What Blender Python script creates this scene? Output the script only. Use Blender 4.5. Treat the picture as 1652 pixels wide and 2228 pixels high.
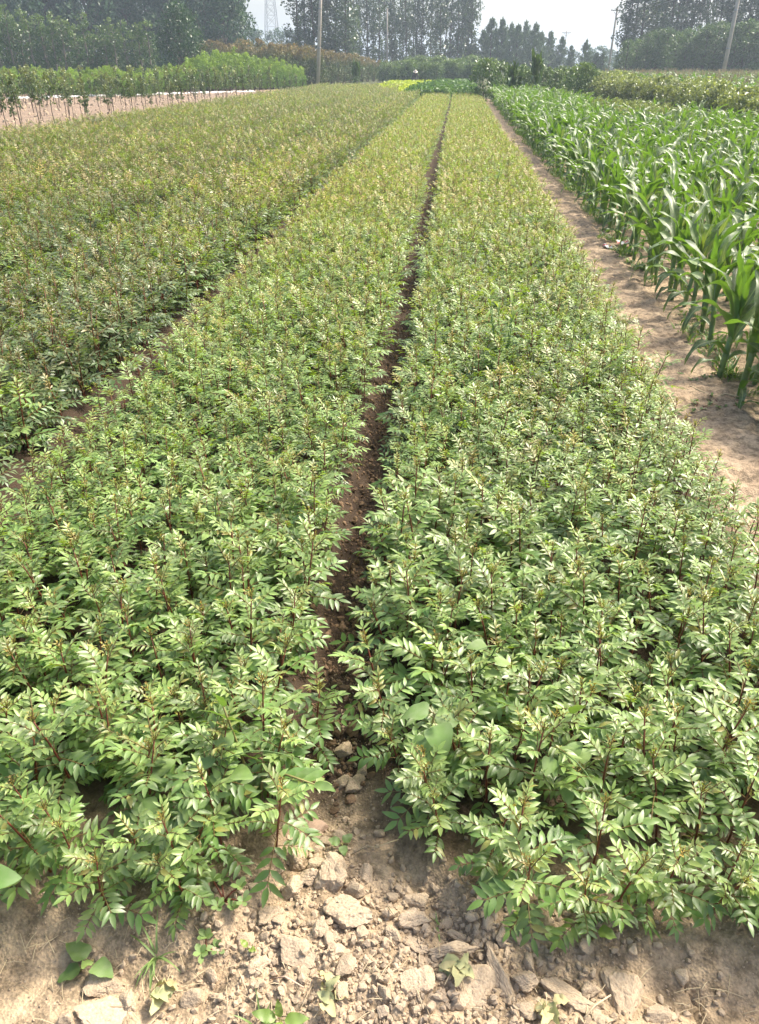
import bpy, math, random
import numpy as np
from mathutils import Matrix, Vector, Euler

for o in list(bpy.data.objects):
    bpy.data.objects.remove(o)
S = bpy.context.scene
COL = S.collection
R = math.radians

# ------------------------------------------------------------------ camera, sky, sun, exposure
EYE = 1.65
PITCH, YAW = 29.6, 5.0
cam_data = bpy.data.cameras.new('camera')
cam_data.sensor_fit = 'VERTICAL'
cam_data.sensor_height = 24.0
cam_data.lens = 24.0 * 1715 / 2228
cam_data.clip_start = 0.05
cam_data.clip_end = 3000
cam = bpy.data.objects.new('camera', cam_data)
cam.location = (0, 0, EYE)
cam.rotation_euler = (R(90 - PITCH), 0, R(YAW))
COL.objects.link(cam)
S.camera = cam

SUN_EL, SUN_AZ = R(52), R(55)
world = bpy.data.worlds.new('World')
S.world = world
world.use_nodes = True
wn = world.node_tree
bg = wn.nodes['Background']
sky = wn.nodes.new('ShaderNodeTexSky')
sky.sky_type = 'NISHITA'
sky.sun_disc = False
sky.sun_elevation = SUN_EL
sky.sun_rotation = SUN_AZ
sky.air_density = 1.0
sky.dust_density = 5.0
sky.ozone_density = 1.0
wn.links.new(sky.outputs[0], bg.inputs[0])
bg.inputs[1].default_value = 0.14

sun_data = bpy.data.lights.new('sun', 'SUN')
sun_data.energy = 3.4
sun_data.angle = R(9)
sun_data.color = (1.0, 0.92, 0.79)
sun = bpy.data.objects.new('sun', sun_data)
sd = Vector((math.sin(SUN_AZ) * math.cos(SUN_EL), math.cos(SUN_AZ) * math.cos(SUN_EL), math.sin(SUN_EL)))
sun.rotation_euler = sd.to_track_quat('Z', 'Y').to_euler()
sun.location = (20, 10, 30)
COL.objects.link(sun)

vs = S.view_settings
vs.view_transform = 'Standard'
vs.look = 'None'
vs.gamma = 1.0
vs.exposure = 1.34
S.cycles.max_bounces = 8
S.cycles.transparent_max_bounces = 8
S.cycles.volume_bounces = 0
S.cycles.caustics_reflective = False
S.cycles.caustics_refractive = False

rnd = random.Random(7)
nrg = np.random.default_rng(11)

# ------------------------------------------------------------------ numeric helpers
def vnoise(x, y, seed=0):
    x = np.asarray(x, float); y = np.asarray(y, float)
    xi = np.floor(x).astype(np.int64); yi = np.floor(y).astype(np.int64)
    fx = x - xi; fy = y - yi
    def hsh(a, b):
        n = (a * 374761393 + b * 668265263 + seed * 2147483647) & 0xffffffff
        n = ((n ^ (n >> 13)) * 1274126177) & 0xffffffff
        n = n ^ (n >> 16)
        return (n & 0xffff) / 65535.0
    u = fx * fx * (3 - 2 * fx); v = fy * fy * (3 - 2 * fy)
    a = hsh(xi, yi); b = hsh(xi + 1, yi); c = hsh(xi, yi + 1); d = hsh(xi + 1, yi + 1)
    return (a * (1 - u) + b * u) * (1 - v) + (c * (1 - u) + d * u) * v

def fbm(x, y, seed=0, oct=4):
    t = 0; a = 0.5; f = 1.0
    for i in range(oct):
        t = t + a * (vnoise(np.asarray(x) * f, np.asarray(y) * f, seed + i * 17) - 0.5)
        a *= 0.5; f *= 2.03
    return t

def sstep(a, b, x):
    t = np.clip((np.asarray(x, float) - a) / (b - a), 0, 1)
    return t * t * (3 - 2 * t)

# ------------------------------------------------------------------ layout of the field
FURROWS = [-0.31 - 1.47 * k for k in range(7)]
PATH_L, PATH_R = 1.22, 1.66

def front_y(x):
    """where the beds begin"""
    x = np.asarray(x, float)
    right = 1.035 + 0.42 * np.clip((0.12 - x) / 0.26, 0, 1)
    left = 0.99 + 0.42 * np.clip((x + 0.42) / 0.20, 0, 1)
    return np.where(x > -0.20, right, left)

def main_furrow(y):
    return FURROWS[0] + 0.10 * np.exp(-np.maximum(np.asarray(y, float) - 1.2, 0) / 0.8)

def furrow_x(y):
    return 0.02 * np.sin(y * 0.9) + 0.03 * (fbm(np.asarray(y) * 0.35, 3.1, 5))

def bedmask(x, y):
    """1 on a bed, 0 in a furrow or outside the plot"""
    x = np.asarray(x, float); y = np.asarray(y, float)
    m = sstep(-10.15, -9.95, x) * (1 - sstep(1.02, 1.2, x))
    for f in FURROWS:
        d = np.abs(x - (main_furrow(y) if f == FURROWS[0] else f) - furrow_x(y + f * 7))
        m = m * sstep(0.05, 0.15, d)
    m = m * sstep(-0.12, 0.06, y - front_y(x)) * (1 - sstep(66, 67, y))
    return m

def ground_z(x, y):
    x = np.asarray(x, float); y = np.asarray(y, float)
    near = 1 - sstep(6, 14, np.hypot(x, y))
    z = -0.045 + 0.075 * bedmask(x, y)
    out = np.maximum(1 - sstep(-0.2, 0.0, y - front_y(x)), sstep(1.1, 1.25, x))
    z = z + 0.035 * out
    # heap of broken clods at the mouth of the main furrow
    heap = np.exp(-(((x + 0.10) / 0.30) ** 2 + ((y - 0.98) / 0.20) ** 2))
    heap2 = np.exp(-(((x - 0.16) / 0.30) ** 2 + ((y - 0.86) / 0.14) ** 2))
    rough = np.clip(heap + heap2, 0, 1)
    z = z + 0.03 * heap + 0.03 * heap2
    z = z + near * (0.03 * fbm(x * 3, y * 3, 1, 3) + 0.012 * fbm(x * 14, y * 14, 2, 3))
    lump = np.abs(fbm(x * 26, y * 26, 9, 3))
    z = z + near * lump * (0.012 + 0.05 * rough)
    fur = np.clip(1 - bedmask(x, y), 0, 1) * sstep(1.3, 1.6, y) * (1 - sstep(1.0, 1.1, x))
    z = z + near * fur * (0.07 * lump - 0.006) + near * 0.010 * fbm(x * 60, y * 60, 14, 2)
    return z

# ------------------------------------------------------------------ materials
def new_mat(name):
    m = bpy.data.materials.new(name)
    m.use_nodes = True
    nt = m.node_tree
    nt.nodes.clear()
    out = nt.nodes.new('ShaderNodeOutputMaterial')
    return m, nt, out

def N(nt, typ, **kw):
    n = nt.nodes.new(typ)
    for k, v in kw.items():
        setattr(n, k, v)
    return n

def mixc(nt, fac, a, b, mode='MIX'):
    n = nt.nodes.new('ShaderNodeMix')
    n.data_type = 'RGBA'; n.blend_type = mode
    for s, v in ((n.inputs[0], fac), (n.inputs[6], a), (n.inputs[7], b)):
        if hasattr(v, 'node'):
            nt.links.new(v, s)
        elif isinstance(v, (int, float)):
            s.default_value = v
        else:
            s.default_value = (*v, 1)
    return n.outputs[2]

def ramp(nt, src, stops):
    n = nt.nodes.new('ShaderNodeValToRGB')
    e = n.color_ramp.elements
    while len(e) < len(stops):
        e.new(0.5)
    for el, (p, c) in zip(e, stops):
        el.position = p
        el.color = (*c, 1) if not isinstance(c, (int, float)) else (c, c, c, 1)
    nt.links.new(src, n.inputs[0])
    return n.outputs[0]

def leaf_mat(name, mature, young, under=None, rough=0.42, spec=0.5, trans=0.3, dust=0.0, vary=0.25, trans_tint=(1.3, 1.25, 0.5), rib=None, mid=None):
    """leaf: colour runs from mature to young with the 'tone' of each leaf, paler underside, light passing through"""
    m, nt, out = new_mat(name)
    at = N(nt, 'ShaderNodeAttribute', attribute_name='tone')
    oi = N(nt, 'ShaderNodeObjectInfo')
    if mid:
        col = mixc(nt, ramp(nt, at.outputs['Fac'], [(0.0, 0.0), (0.36, 1.0)]), mature, mid)
        col = mixc(nt, ramp(nt, at.outputs['Fac'], [(0.36, 0.0), (0.85, 1.0)]), col, young)
    else:
        col = mixc(nt, at.outputs['Fac'], mature, young)
    var = ramp(nt, oi.outputs['Random'], [(0, (1 - vary,) * 3), (1, (1 + vary,) * 3)])
    col = mixc(nt, 1.0, col, var, 'MULTIPLY')
    no = N(nt, 'ShaderNodeTexNoise'); no.inputs['Scale'].default_value = 9.0
    tc = N(nt, 'ShaderNodeTexCoord')
    nt.links.new(tc.outputs['Object'], no.inputs['Vector'])
    nv = ramp(nt, no.outputs['Fac'], [(0.3, (0.75,) * 3), (0.7, (1.22,) * 3)])
    col = mixc(nt, 1.0, col, nv, 'MULTIPLY')
    if rib:
        rb = N(nt, 'ShaderNodeAttribute', attribute_name='across')
        rf = ramp(nt, rb.outputs['Fac'], [(0.0, 1.0), (0.10, 0.85), (0.2, 0.0)])
        col = mixc(nt, rf, col, rib)
    if dust:
        nd = N(nt, 'ShaderNodeTexNoise'); nd.inputs['Scale'].default_value = 40.0
        nt.links.new(tc.outputs['Object'], nd.inputs['Vector'])
        df = ramp(nt, nd.outputs['Fac'], [(0.35, 0.15 * dust), (0.7, dust)])
        col = mixc(nt, df, col, (0.33, 0.34, 0.27))
    if under:
        g = N(nt, 'ShaderNodeNewGeometry')
        col = mixc(nt, g.outputs['Backfacing'], col, under)
    p = N(nt, 'ShaderNodeBsdfPrincipled')
    nt.links.new(col, p.inputs['Base Color'])
    p.inputs['Roughness'].default_value = rough
    p.inputs['Specular IOR Level'].default_value = spec
    t = N(nt, 'ShaderNodeBsdfTranslucent')
    tcol = mixc(nt, 1.0, col, trans_tint, 'MULTIPLY')
    nt.links.new(tcol, t.inputs['Color'])
    mx = N(nt, 'ShaderNodeMixShader')
    mx.inputs[0].default_value = trans
    nt.links.new(p.outputs[0], mx.inputs[1]); nt.links.new(t.outputs[0], mx.inputs[2])
    nt.links.new(mx.outputs[0], out.inputs[0])
    return m

def solid_mat(name, col, rough=0.8, col2=None, scale=20.0, bump=0.0, spec=0.3, detail=6):
    m, nt, out = new_mat(name)
    p = N(nt, 'ShaderNodeBsdfPrincipled')
    p.inputs['Roughness'].default_value = rough
    p.inputs['Specular IOR Level'].default_value = spec
    tc = N(nt, 'ShaderNodeTexCoord')
    no = N(nt, 'ShaderNodeTexNoise'); no.inputs['Scale'].default_value = scale; no.inputs['Detail'].default_value = detail
    nt.links.new(tc.outputs['Object'], no.inputs['Vector'])
    c = mixc(nt, ramp(nt, no.outputs['Fac'], [(0.3, 0.0), (0.7, 1.0)]), col, col2 or tuple(v * 0.75 for v in col))
    oi = N(nt, 'ShaderNodeObjectInfo')
    c = mixc(nt, 1.0, c, ramp(nt, oi.outputs['Random'], [(0, (0.88,) * 3), (1, (1.1,) * 3)]), 'MULTIPLY')
    nt.links.new(c, p.inputs['Base Color'])
    if bump:
        b = N(nt, 'ShaderNodeBump'); b.inputs['Strength'].default_value = bump; b.inputs['Distance'].default_value = 0.01
        nt.links.new(no.outputs['Fac'], b.inputs['Height'])
        nt.links.new(b.outputs[0], p.inputs['Normal'])
    nt.links.new(p.outputs[0], out.inputs[0])
    return m

DRY = (0.385, 0.295, 0.195)
DRY2 = (0.27, 0.20, 0.128)
MOIST_SHADED = (0.058, 0.040, 0.027)  # brown damp soil, darkened further so the furrow shade sits in the colour

def soil_mat(name, zones=True, dry=DRY, dry2=DRY2, moist_shade=MOIST_SHADED):
    """earth: pale and dry or brown and moist by the 'moist' attribute, green ground cover far off by 'cover'"""
    m, nt, out = new_mat(name)
    p = N(nt, 'ShaderNodeBsdfPrincipled')
    p.inputs['Roughness'].default_value = 0.95
    p.inputs['Specular IOR Level'].default_value = 0.15
    tc = N(nt, 'ShaderNodeTexCoord')
    n1 = N(nt, 'ShaderNodeTexNoise'); n1.inputs['Scale'].default_value = 5.0; n1.inputs['Detail'].default_value = 10; n1.inputs['Roughness'].default_value = 0.65
    n2 = N(nt, 'ShaderNodeTexNoise'); n2.inputs['Scale'].default_value = 90.0; n2.inputs['Detail'].default_value = 8; n2.inputs['Roughness'].default_value = 0.7
    n3 = N(nt, 'ShaderNodeTexVoronoi'); n3.inputs['Scale'].default_value = 140.0
    for n in (n1, n2, n3):
        nt.links.new(tc.outputs['Object'], n.inputs['Vector'])
    c = mixc(nt, ramp(nt, n1.outputs['Fac'], [(0.35, 0.0), (0.65, 1.0)]), dry, dry2)
    c = mixc(nt, 1.0, c, ramp(nt, n2.outputs['Fac'], [(0.3, (0.72,) * 3), (0.7, (1.2,) * 3)]), 'MULTIPLY')
    n5 = N(nt, 'ShaderNodeTexNoise'); n5.inputs['Scale'].default_value = 24.0; n5.inputs['Detail'].default_value = 7; n5.inputs['Roughness'].default_value = 0.7
    nt.links.new(tc.outputs['Object'], n5.inputs['Vector'])
    c = mixc(nt, 1.0, c, ramp(nt, n5.outputs['Fac'], [(0.40, (0.58,) * 3), (0.5, (1.0,) * 3), (0.60, (1.25,) * 3)]), 'MULTIPLY')
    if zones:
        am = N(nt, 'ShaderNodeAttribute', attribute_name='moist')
        mo = mixc(nt, ramp(nt, n2.outputs['Fac'], [(0.35, 0.0), (0.65, 1.0)]), moist_shade, tuple(v * 0.7 for v in moist_shade))
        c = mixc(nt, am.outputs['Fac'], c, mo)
        ac = N(nt, 'ShaderNodeAttribute', attribute_name='cover')
        n4 = N(nt, 'ShaderNodeTexNoise'); n4.inputs['Scale'].default_value = 0.8; n4.inputs['Detail'].default_value = 6
        nt.links.new(tc.outputs['Object'], n4.inputs['Vector'])
        gr = mixc(nt, n4.outputs['Fac'], (0.05, 0.075, 0.025), (0.11, 0.10, 0.05))
        c = mixc(nt, ac.outputs['Fac'], c, gr)
    nt.links.new(c, p.inputs['Base Color'])
    add = N(nt, 'ShaderNodeMath', operation='ADD')
    nt.links.new(n2.outputs['Fac'], add.inputs[0]); nt.links.new(n3.outputs['Distance'], add.inputs[1])
    b = N(nt, 'ShaderNodeBump'); b.inputs['Strength'].default_value = 0.6; b.inputs['Distance'].default_value = 0.006
    nt.links.new(add.outputs[0], b.inputs['Height'])
    nt.links.new(b.outputs[0], p.inputs['Normal'])
    nt.links.new(p.outputs[0], out.inputs[0])
    return m

M = {}
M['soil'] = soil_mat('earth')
M['path'] = soil_mat('trodden_earth', False, (0.37, 0.285, 0.195), (0.26, 0.19, 0.125))
M['bare'] = soil_mat('ploughed_earth', False, (0.29, 0.215, 0.155), (0.18, 0.13, 0.09))
M['clod'] = solid_mat('dry_clod', (0.45, 0.36, 0.255), 0.95, (0.31, 0.235, 0.16), 9.0, 0.35, 0.1, 12)
M['clod_moist'] = solid_mat('moist_clod', (0.22, 0.15, 0.095), 0.95, (0.14, 0.09, 0.056), 12.0, 0.35, 0.1, 12)
M['ash_leaf'] = leaf_mat('prickly_seedling_leaf', (0.088, 0.195, 0.028), (0.38, 0.27, 0.045), (0.17, 0.28, 0.07), 0.42, 0.7, 0.37, 0.2, 0.3, (1.75, 1.55, 0.35), None, (0.235, 0.34, 0.085))
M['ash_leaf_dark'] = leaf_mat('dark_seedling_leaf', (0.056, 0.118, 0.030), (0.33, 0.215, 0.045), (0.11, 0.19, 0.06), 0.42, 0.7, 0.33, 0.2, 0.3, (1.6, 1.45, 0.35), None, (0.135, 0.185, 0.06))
M['ash_stem'] = solid_mat('red_brown_stem', (0.17, 0.045, 0.022), 0.5, (0.10, 0.035, 0.02), 60.0)
M['rachis'] = solid_mat('leaf_rachis', (0.16, 0.11, 0.035), 0.5)
M['corn_leaf'] = leaf_mat('maize_leaf', (0.062, 0.132, 0.034), (0.18, 0.27, 0.035), (0.09, 0.18, 0.05), 0.48, 0.6, 0.36, 0.3, 0.25, (1.5, 1.45, 0.3), (0.24, 0.32, 0.12))
M['corn_stalk'] = leaf_mat('maize_stalk', (0.13, 0.22, 0.075), (0.22, 0.30, 0.08), None, 0.45, 0.4, 0.1, 0.2, 0.15)
M['old_maize'] = leaf_mat('old_maize_leaf', (0.045, 0.098, 0.030), (0.09, 0.15, 0.04), None, 0.45, 0.5, 0.3, 0, 0.2)
M['weed'] = leaf_mat('weed_leaf', (0.085, 0.20, 0.035), (0.26, 0.36, 0.05), None, 0.45, 0.5, 0.35, 0.2, 0.2)
M['weed_pale'] = leaf_mat('pale_weed_leaf', (0.12, 0.21, 0.05), (0.26, 0.37, 0.09), None, 0.5, 0.4, 0.3, 0.25, 0.15)
M['weed_stem'] = solid_mat('weed_stem', (0.22, 0.20, 0.07), 0.6)
M['straw'] = solid_mat('dry_straw', (0.52, 0.42, 0.27), 0.8)
M['withered'] = leaf_mat('withered_leaf', (0.50, 0.42, 0.22), (0.36, 0.40, 0.20), None, 0.8, 0.2, 0.25, 0.1, 0.1, (1.1, 1.0, 0.7))
M['concrete'] = solid_mat('pole_concrete', (0.38, 0.34, 0.29), 0.9, (0.30, 0.265, 0.22), 3.0, 0.2)
M['iron'] = solid_mat('weathered_iron', (0.10, 0.10, 0.10), 0.6)
M['galvanised'] = solid_mat('galvanised_steel', (0.30, 0.31, 0.33), 0.5)
M['ceramic'] = solid_mat('insulator_ceramic', (0.6, 0.58, 0.54), 0.3)
M['wire'] = solid_mat('wire', (0.45, 0.45, 0.45), 0.5)
M['bark'] = solid_mat('pale_bark', (0.22, 0.19, 0.155), 0.9, (0.13, 0.11, 0.09), 6.0, 0.4)
M['bark_dark'] = solid_mat('dark_bark', (0.10, 0.08, 0.06), 0.9)
M['poplar'] = leaf_mat('poplar_leaf', (0.040, 0.075, 0.034), (0.07, 0.12, 0.045), None, 0.35, 0.5, 0.25, 0, 0.2)
M['tree_dark'] = leaf_mat('dark_tree_leaf', (0.026, 0.070, 0.030), (0.052, 0.12, 0.042), None, 0.5, 0.4, 0.2, 0, 0.15)
M['tree_mid'] = leaf_mat('mid_tree_leaf', (0.042, 0.095, 0.027), (0.15, 0.225, 0.06), None, 0.4, 0.5, 0.28, 0, 0.2)
M['round_leaf'] = leaf_mat('round_tree_leaf', (0.028, 0.075, 0.022), (0.07, 0.14, 0.04), None, 0.42, 0.5, 0.25, 0, 0.1)
M['conifer'] = leaf_mat('blue_green_needles', (0.055, 0.105, 0.048), (0.10, 0.17, 0.07), None, 0.6, 0.3, 0.15, 0, 0.15)
M['toona'] = leaf_mat('bronze_tipped_leaf', (0.060, 0.110, 0.032), (0.23, 0.165, 0.070), None, 0.45, 0.4, 0.28, 0, 0.2)
M['peach'] = leaf_mat('fresh_green_leaf', (0.10, 0.20, 0.036), (0.26, 0.38, 0.06), None, 0.42, 0.5, 0.36, 0, 0.18)
M['sapling'] = leaf_mat('grafted_sapling_leaf', (0.060, 0.105, 0.040), (0.26, 0.30, 0.10), None, 0.4, 0.5, 0.3, 0, 0.2)
M['shrub_yellow'] = leaf_mat('yellowish_shrub_leaf', (0.075, 0.115, 0.042), (0.27, 0.32, 0.13), None, 0.4, 0.5, 0.32, 0, 0.22)
M['lime'] = leaf_mat('lime_leaf', (0.30, 0.40, 0.045), (0.50, 0.55, 0.08), None, 0.45, 0.4, 0.35, 0, 0.12)
M['mid_crop'] = leaf_mat('mid_green_crop_leaf', (0.070, 0.150, 0.040), (0.13, 0.23, 0.06), None, 0.45, 0.4, 0.3, 0, 0.15)
M['tassel'] = solid_mat('maize_tassel', (0.42, 0.33, 0.18), 0.8)
M['plastic'] = solid_mat('white_plastic_film', (0.75, 0.74, 0.72), 0.35, (0.62, 0.60, 0.56), 4.0, 0.5)
M['red'] = solid_mat('red_print', (0.45, 0.03, 0.02), 0.4, (0.40, 0.025, 0.02))
M['cloth_dark'] = solid_mat('dark_clothes', (0.045, 0.042, 0.05), 0.9)
M['trousers'] = solid_mat('dark_trousers', (0.035, 0.04, 0.05), 0.9)
M['skin'] = solid_mat('skin', (0.42, 0.24, 0.16), 0.6)
M['hat'] = solid_mat('pale_straw_hat', (0.68, 0.58, 0.50), 0.8)
M['hair'] = solid_mat('black_hair', (0.02, 0.018, 0.016), 0.6)
M['wood_bit'] = solid_mat('pinkish_wood_scrap', (0.50, 0.36, 0.27), 0.9, (0.38, 0.26, 0.18), 30.0, 0.6)

# ------------------------------------------------------------------ mesh builder
class MB:
    def __init__(self):
        self.v = []; self.f = []; self.mi = []; self.tone = []; self.across = []
    def add(self, verts, faces, mi=0, tone=0.0, across=None):
        b = len(self.v)
        self.v.extend(verts)
        self.f.extend([tuple(i + b for i in f) for f in faces])
        self.mi.extend([mi] * len(faces))
        self.tone.extend([tone] * len(verts) if not hasattr(tone, '__len__') else tone)
        self.across.extend([1.0] * len(verts) if across is None else across)
    def merge(self, other, mat=None):
        vs = [tuple(mat @ Vector(v)) for v in other.v] if mat is not None else other.v
        b = len(self.v)
        self.v.extend(vs)
        self.f.extend([tuple(i + b for i in f) for f in other.f])
        self.mi.extend(other.mi); self.tone.extend(other.tone); self.across.extend(other.across)
    def tube(self, pts, radii, n=6, mi=0, tone=0.0, cap=True, squash=1.0):
        pts = [Vector(p) for p in pts]
        vs = []; fs = []
        for i, p in enumerate(pts):
            d = (pts[min(i + 1, len(pts) - 1)] - pts[max(i - 1, 0)]).normalized()
            a = Vector((1, 0, 0)) if abs(d.x) < 0.9 else Vector((0, 1, 0))
            u = d.cross(a).normalized(); w = d.cross(u)
            for k in range(n):
                t = 2 * math.pi * k / n
                vs.append(tuple(p + (u * math.cos(t) + w * math.sin(t) * squash) * radii[i]))
        for i in range(len(pts) - 1):
            for k in range(n):
                a = i * n + k; b = i * n + (k + 1) % n
                fs.append((a, b, b + n, a + n))
        if cap:
            fs.append(tuple(range(n - 1, -1, -1)))
            fs.append(tuple(range((len(pts) - 1) * n, len(pts) * n)))
        self.add(vs, fs, mi, tone)
    def box(self, c, s, mat=None, mi=0):
        vs = [Vector((c[0] + s[0] * x, c[1] + s[1] * y, c[2] + s[2] * z)) for x in (-.5, .5) for y in (-.5, .5) for z in (-.5, .5)]
        if mat is not None:
            vs = [mat @ v for v in vs]
        self.add([tuple(v) for v in vs], [(0, 1, 3, 2), (4, 6, 7, 5), (0, 4, 5, 1), (2, 3, 7, 6), (0, 2, 6, 4), (1, 5, 7, 3)], mi)
    def blade(self, mat, L, W, n=4, fold=0.25, droop=0.0, tone=0.0, prof=None, tip=0.06, mi=0, wave=0.0, ph=0.0):
        """leaf blade along +Y of mat, folded along its midrib, drooping by 'droop' radians over its length"""
        prof = prof or (lambda t: math.sin(math.pi * t ** 0.8) ** 0.85 if 0 < t < 1 else 0)
        vs = []; ac = []; y = 0.0; z = 0.0
        for i in range(n + 1):
            t = i / n
            if i:
                a = -droop * (t - 0.5 / n)
                y += L / n * math.cos(a); z += L / n * math.sin(a)
            w = max(prof(t), 0) * W * 0.5
            if i in (0, n):
                vs.append(mat @ Vector((0, y, z))); ac.append(0.0)
            else:
                wz = wave * math.sin(ph + t * 14)
                vs.append(mat @ Vector((-w, y, z + w * fold + wz))); vs.append(mat @ Vector((0, y, z))); vs.append(mat @ Vector((w, y, z + w * fold - wz)))
                ac += [1.0, 0.0, 1.0]
        fs = [(0, 2, 1), (0, 3, 2)]
        for i in range(1, n - 1):
            b = 1 + (i - 1) * 3
            fs += [(b, b + 1, b + 4, b + 3), (b + 1, b + 2, b + 5, b + 4)]
        b = 1 + (n - 2) * 3; e = len(vs) - 1
        fs += [(b, b + 1, e), (b + 1, b + 2, e)]
        self.add([tuple(v) for v in vs], fs, mi, tone, ac)
    def mesh(self, name, mats, smooth=True):
        me = bpy.data.meshes.new(name)
        me.from_pydata(self.v, [], self.f)
        for m in mats:
            me.materials.append(m)
        if len(mats) > 1:
            me.polygons.foreach_set('material_index', self.mi)
        if smooth:
            me.polygons.foreach_set('use_smooth', [True] * len(me.polygons))
        a = me.attributes.new('tone', 'FLOAT', 'POINT'); a.data.foreach_set('value', self.tone)
        if any(c < 1 for c in self.across):
            a = me.attributes.new('across', 'FLOAT', 'POINT'); a.data.foreach_set('value', self.across)
        me.update()
        return me

def grid_mesh(name, X, Y, Z, mats, attrs=None, smooth=True):
    ny, nx = X.shape
    me = bpy.data.meshes.new(name)
    v = np.stack([X.ravel(), Y.ravel(), Z.ravel()], 1)
    idx = np.arange(nx * ny).reshape(ny, nx)
    f = np.stack([idx[:-1, :-1].ravel(), idx[:-1, 1:].ravel(), idx[1:, 1:].ravel(), idx[1:, :-1].ravel()], 1)
    fast_mesh(me, v, f)
    for m in mats:
        me.materials.append(m)
    for k, a in (attrs or {}).items():
        at = me.attributes.new(k, 'FLOAT', 'POINT'); at.data.foreach_set('value', np.ascontiguousarray(a.ravel(), np.float32))
    if smooth:
        me.polygons.foreach_set('use_smooth', np.ones(len(f), bool))
    return me

def fast_mesh(me, v, f):
    v = np.ascontiguousarray(v, np.float32); f = np.ascontiguousarray(f, np.int32)
    k = f.shape[1]
    me.vertices.add(len(v)); me.vertices.foreach_set('co', v.ravel())
    me.loops.add(f.size); me.loops.foreach_set('vertex_index', f.ravel())
    me.polygons.add(len(f)); me.polygons.foreach_set('loop_start', np.arange(0, f.size, k, dtype=np.int32))
    me.update(calc_edges=True)

# ------------------------------------------------------------------ object helpers
def link(o, parent=None):
    COL.objects.link(o)
    if parent is not None:
        o.parent = parent
    return o

def obj(name, me, parent=None, loc=None, rot=None, scale=None):
    o = bpy.data.objects.new(name, me)
    if loc is not None: o.location = loc
    if rot is not None: o.rotation_euler = rot
    if scale is not None: o.scale = (scale,) * 3 if isinstance(scale, (int, float)) else scale
    return link(o, parent)

def tag(o, label=None, cat=None, group=None, kind=None):
    if label: o['label'] = label
    if cat: o['category'] = cat
    if group: o['group'] = group
    if kind: o['kind'] = kind
    return o

def thing(name, label, cat, loc=(0, 0, 0), rotz=0.0, group=None, scale=1.0, tilt=(0, 0)):
    o = bpy.data.objects.new(name, None)
    o.empty_display_size = 0.1
    o.location = loc; o.rotation_euler = (tilt[0], tilt[1], rotz); o.scale = (scale,) * 3
    link(o)
    return tag(o, label, cat, group)

def copy_thing(root, loc, rotz, scale, label, group=None, tilt=(0, 0)):
    c = root.copy(); COL.objects.link(c)
    c.location = loc; c.rotation_euler = (tilt[0], tilt[1], rotz); c.scale = (scale,) * 3 if isinstance(scale, (int, float)) else scale
    c['label'] = label
    if group: c['group'] = group
    elif 'group' in c: del c['group']
    for ch in KIDS[root.name]:
        d = ch.copy(); COL.objects.link(d); d.parent = c
    return c
KIDS = {}

def gz(x, y):
    return float(ground_z(np.array([x]), np.array([y]))[0])

def bearing(px):
    """slope x/y of the direction in which a far thing stands, from its offset across the view"""
    return math.tan(math.atan((px - 826) / 1715 * 0.8695) - R(YAW))

# ------------------------------------------------------------------ scatter (stuff): instances on points
def scatter(name, protos, pts, rots, scl, idx, label, cat, mats=None):
    col = bpy.data.collections.new(name + '_sources')
    for i, me in enumerate(protos):
        po = bpy.data.objects.new('%s_source_%02d' % (name, i), me)
        col.objects.link(po)
    me = bpy.data.meshes.new(name)
    pts = np.ascontiguousarray(pts, np.float32)
    me.vertices.add(len(pts)); me.vertices.foreach_set('co', pts.ravel())
    a = me.attributes.new('rot', 'FLOAT_VECTOR', 'POINT'); a.data.foreach_set('vector', np.ascontiguousarray(rots, np.float32).ravel())
    scl = np.asarray(scl, np.float32)
    if scl.ndim == 1: scl = np.repeat(scl[:, None], 3, 1)
    a = me.attributes.new('scl', 'FLOAT_VECTOR', 'POINT'); a.data.foreach_set('vector', np.ascontiguousarray(scl).ravel())
    a = me.attributes.new('idx', 'INT', 'POINT'); a.data.foreach_set('value', np.ascontiguousarray(idx, np.int32))
    me.update()
    o = obj(name, me)
    tag(o, label, cat, None, 'stuff')
    ng = bpy.data.node_groups.new(name + '_nodes', 'GeometryNodeTree')
    ng.interface.new_socket('Geometry', in_out='INPUT', socket_type='NodeSocketGeometry')
    ng.interface.new_socket('Geometry', in_out='OUTPUT', socket_type='NodeSocketGeometry')
    gi = ng.nodes.new('NodeGroupInput'); go = ng.nodes.new('NodeGroupOutput')
    ci = ng.nodes.new('GeometryNodeCollectionInfo'); ci.inputs['Collection'].default_value = col
    ci.inputs['Separate Children'].default_value = True; ci.inputs['Reset Children'].default_value = True
    ip = ng.nodes.new('GeometryNodeInstanceOnPoints'); ip.inputs['Pick Instance'].default_value = True
    def na(n, t):
        q = ng.nodes.new('GeometryNodeInputNamedAttribute'); q.data_type = t; q.inputs['Name'].default_value = n
        return q.outputs['Attribute']
    L = ng.links.new
    L(gi.outputs[0], ip.inputs['Points']); L(ci.outputs[0], ip.inputs['Instance'])
    L(na('idx', 'INT'), ip.inputs['Instance Index'])
    er = ng.nodes.new('FunctionNodeEulerToRotation')
    L(na('rot', 'FLOAT_VECTOR'), er.inputs[0]); L(er.outputs[0], ip.inputs['Rotation'])
    L(na('scl', 'FLOAT_VECTOR'), ip.inputs['Scale'])
    L(ip.outputs[0], go.inputs[0])
    md = o.modifiers.new('scatter', 'NODES'); md.node_group = ng
    return o

# ================================================================== THE SETTING
def axis(*segs):
    out = []
    for a, b, s in segs:
        out.append(np.arange(a, b - 1e-6, s))
    return np.concatenate(out)

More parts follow.
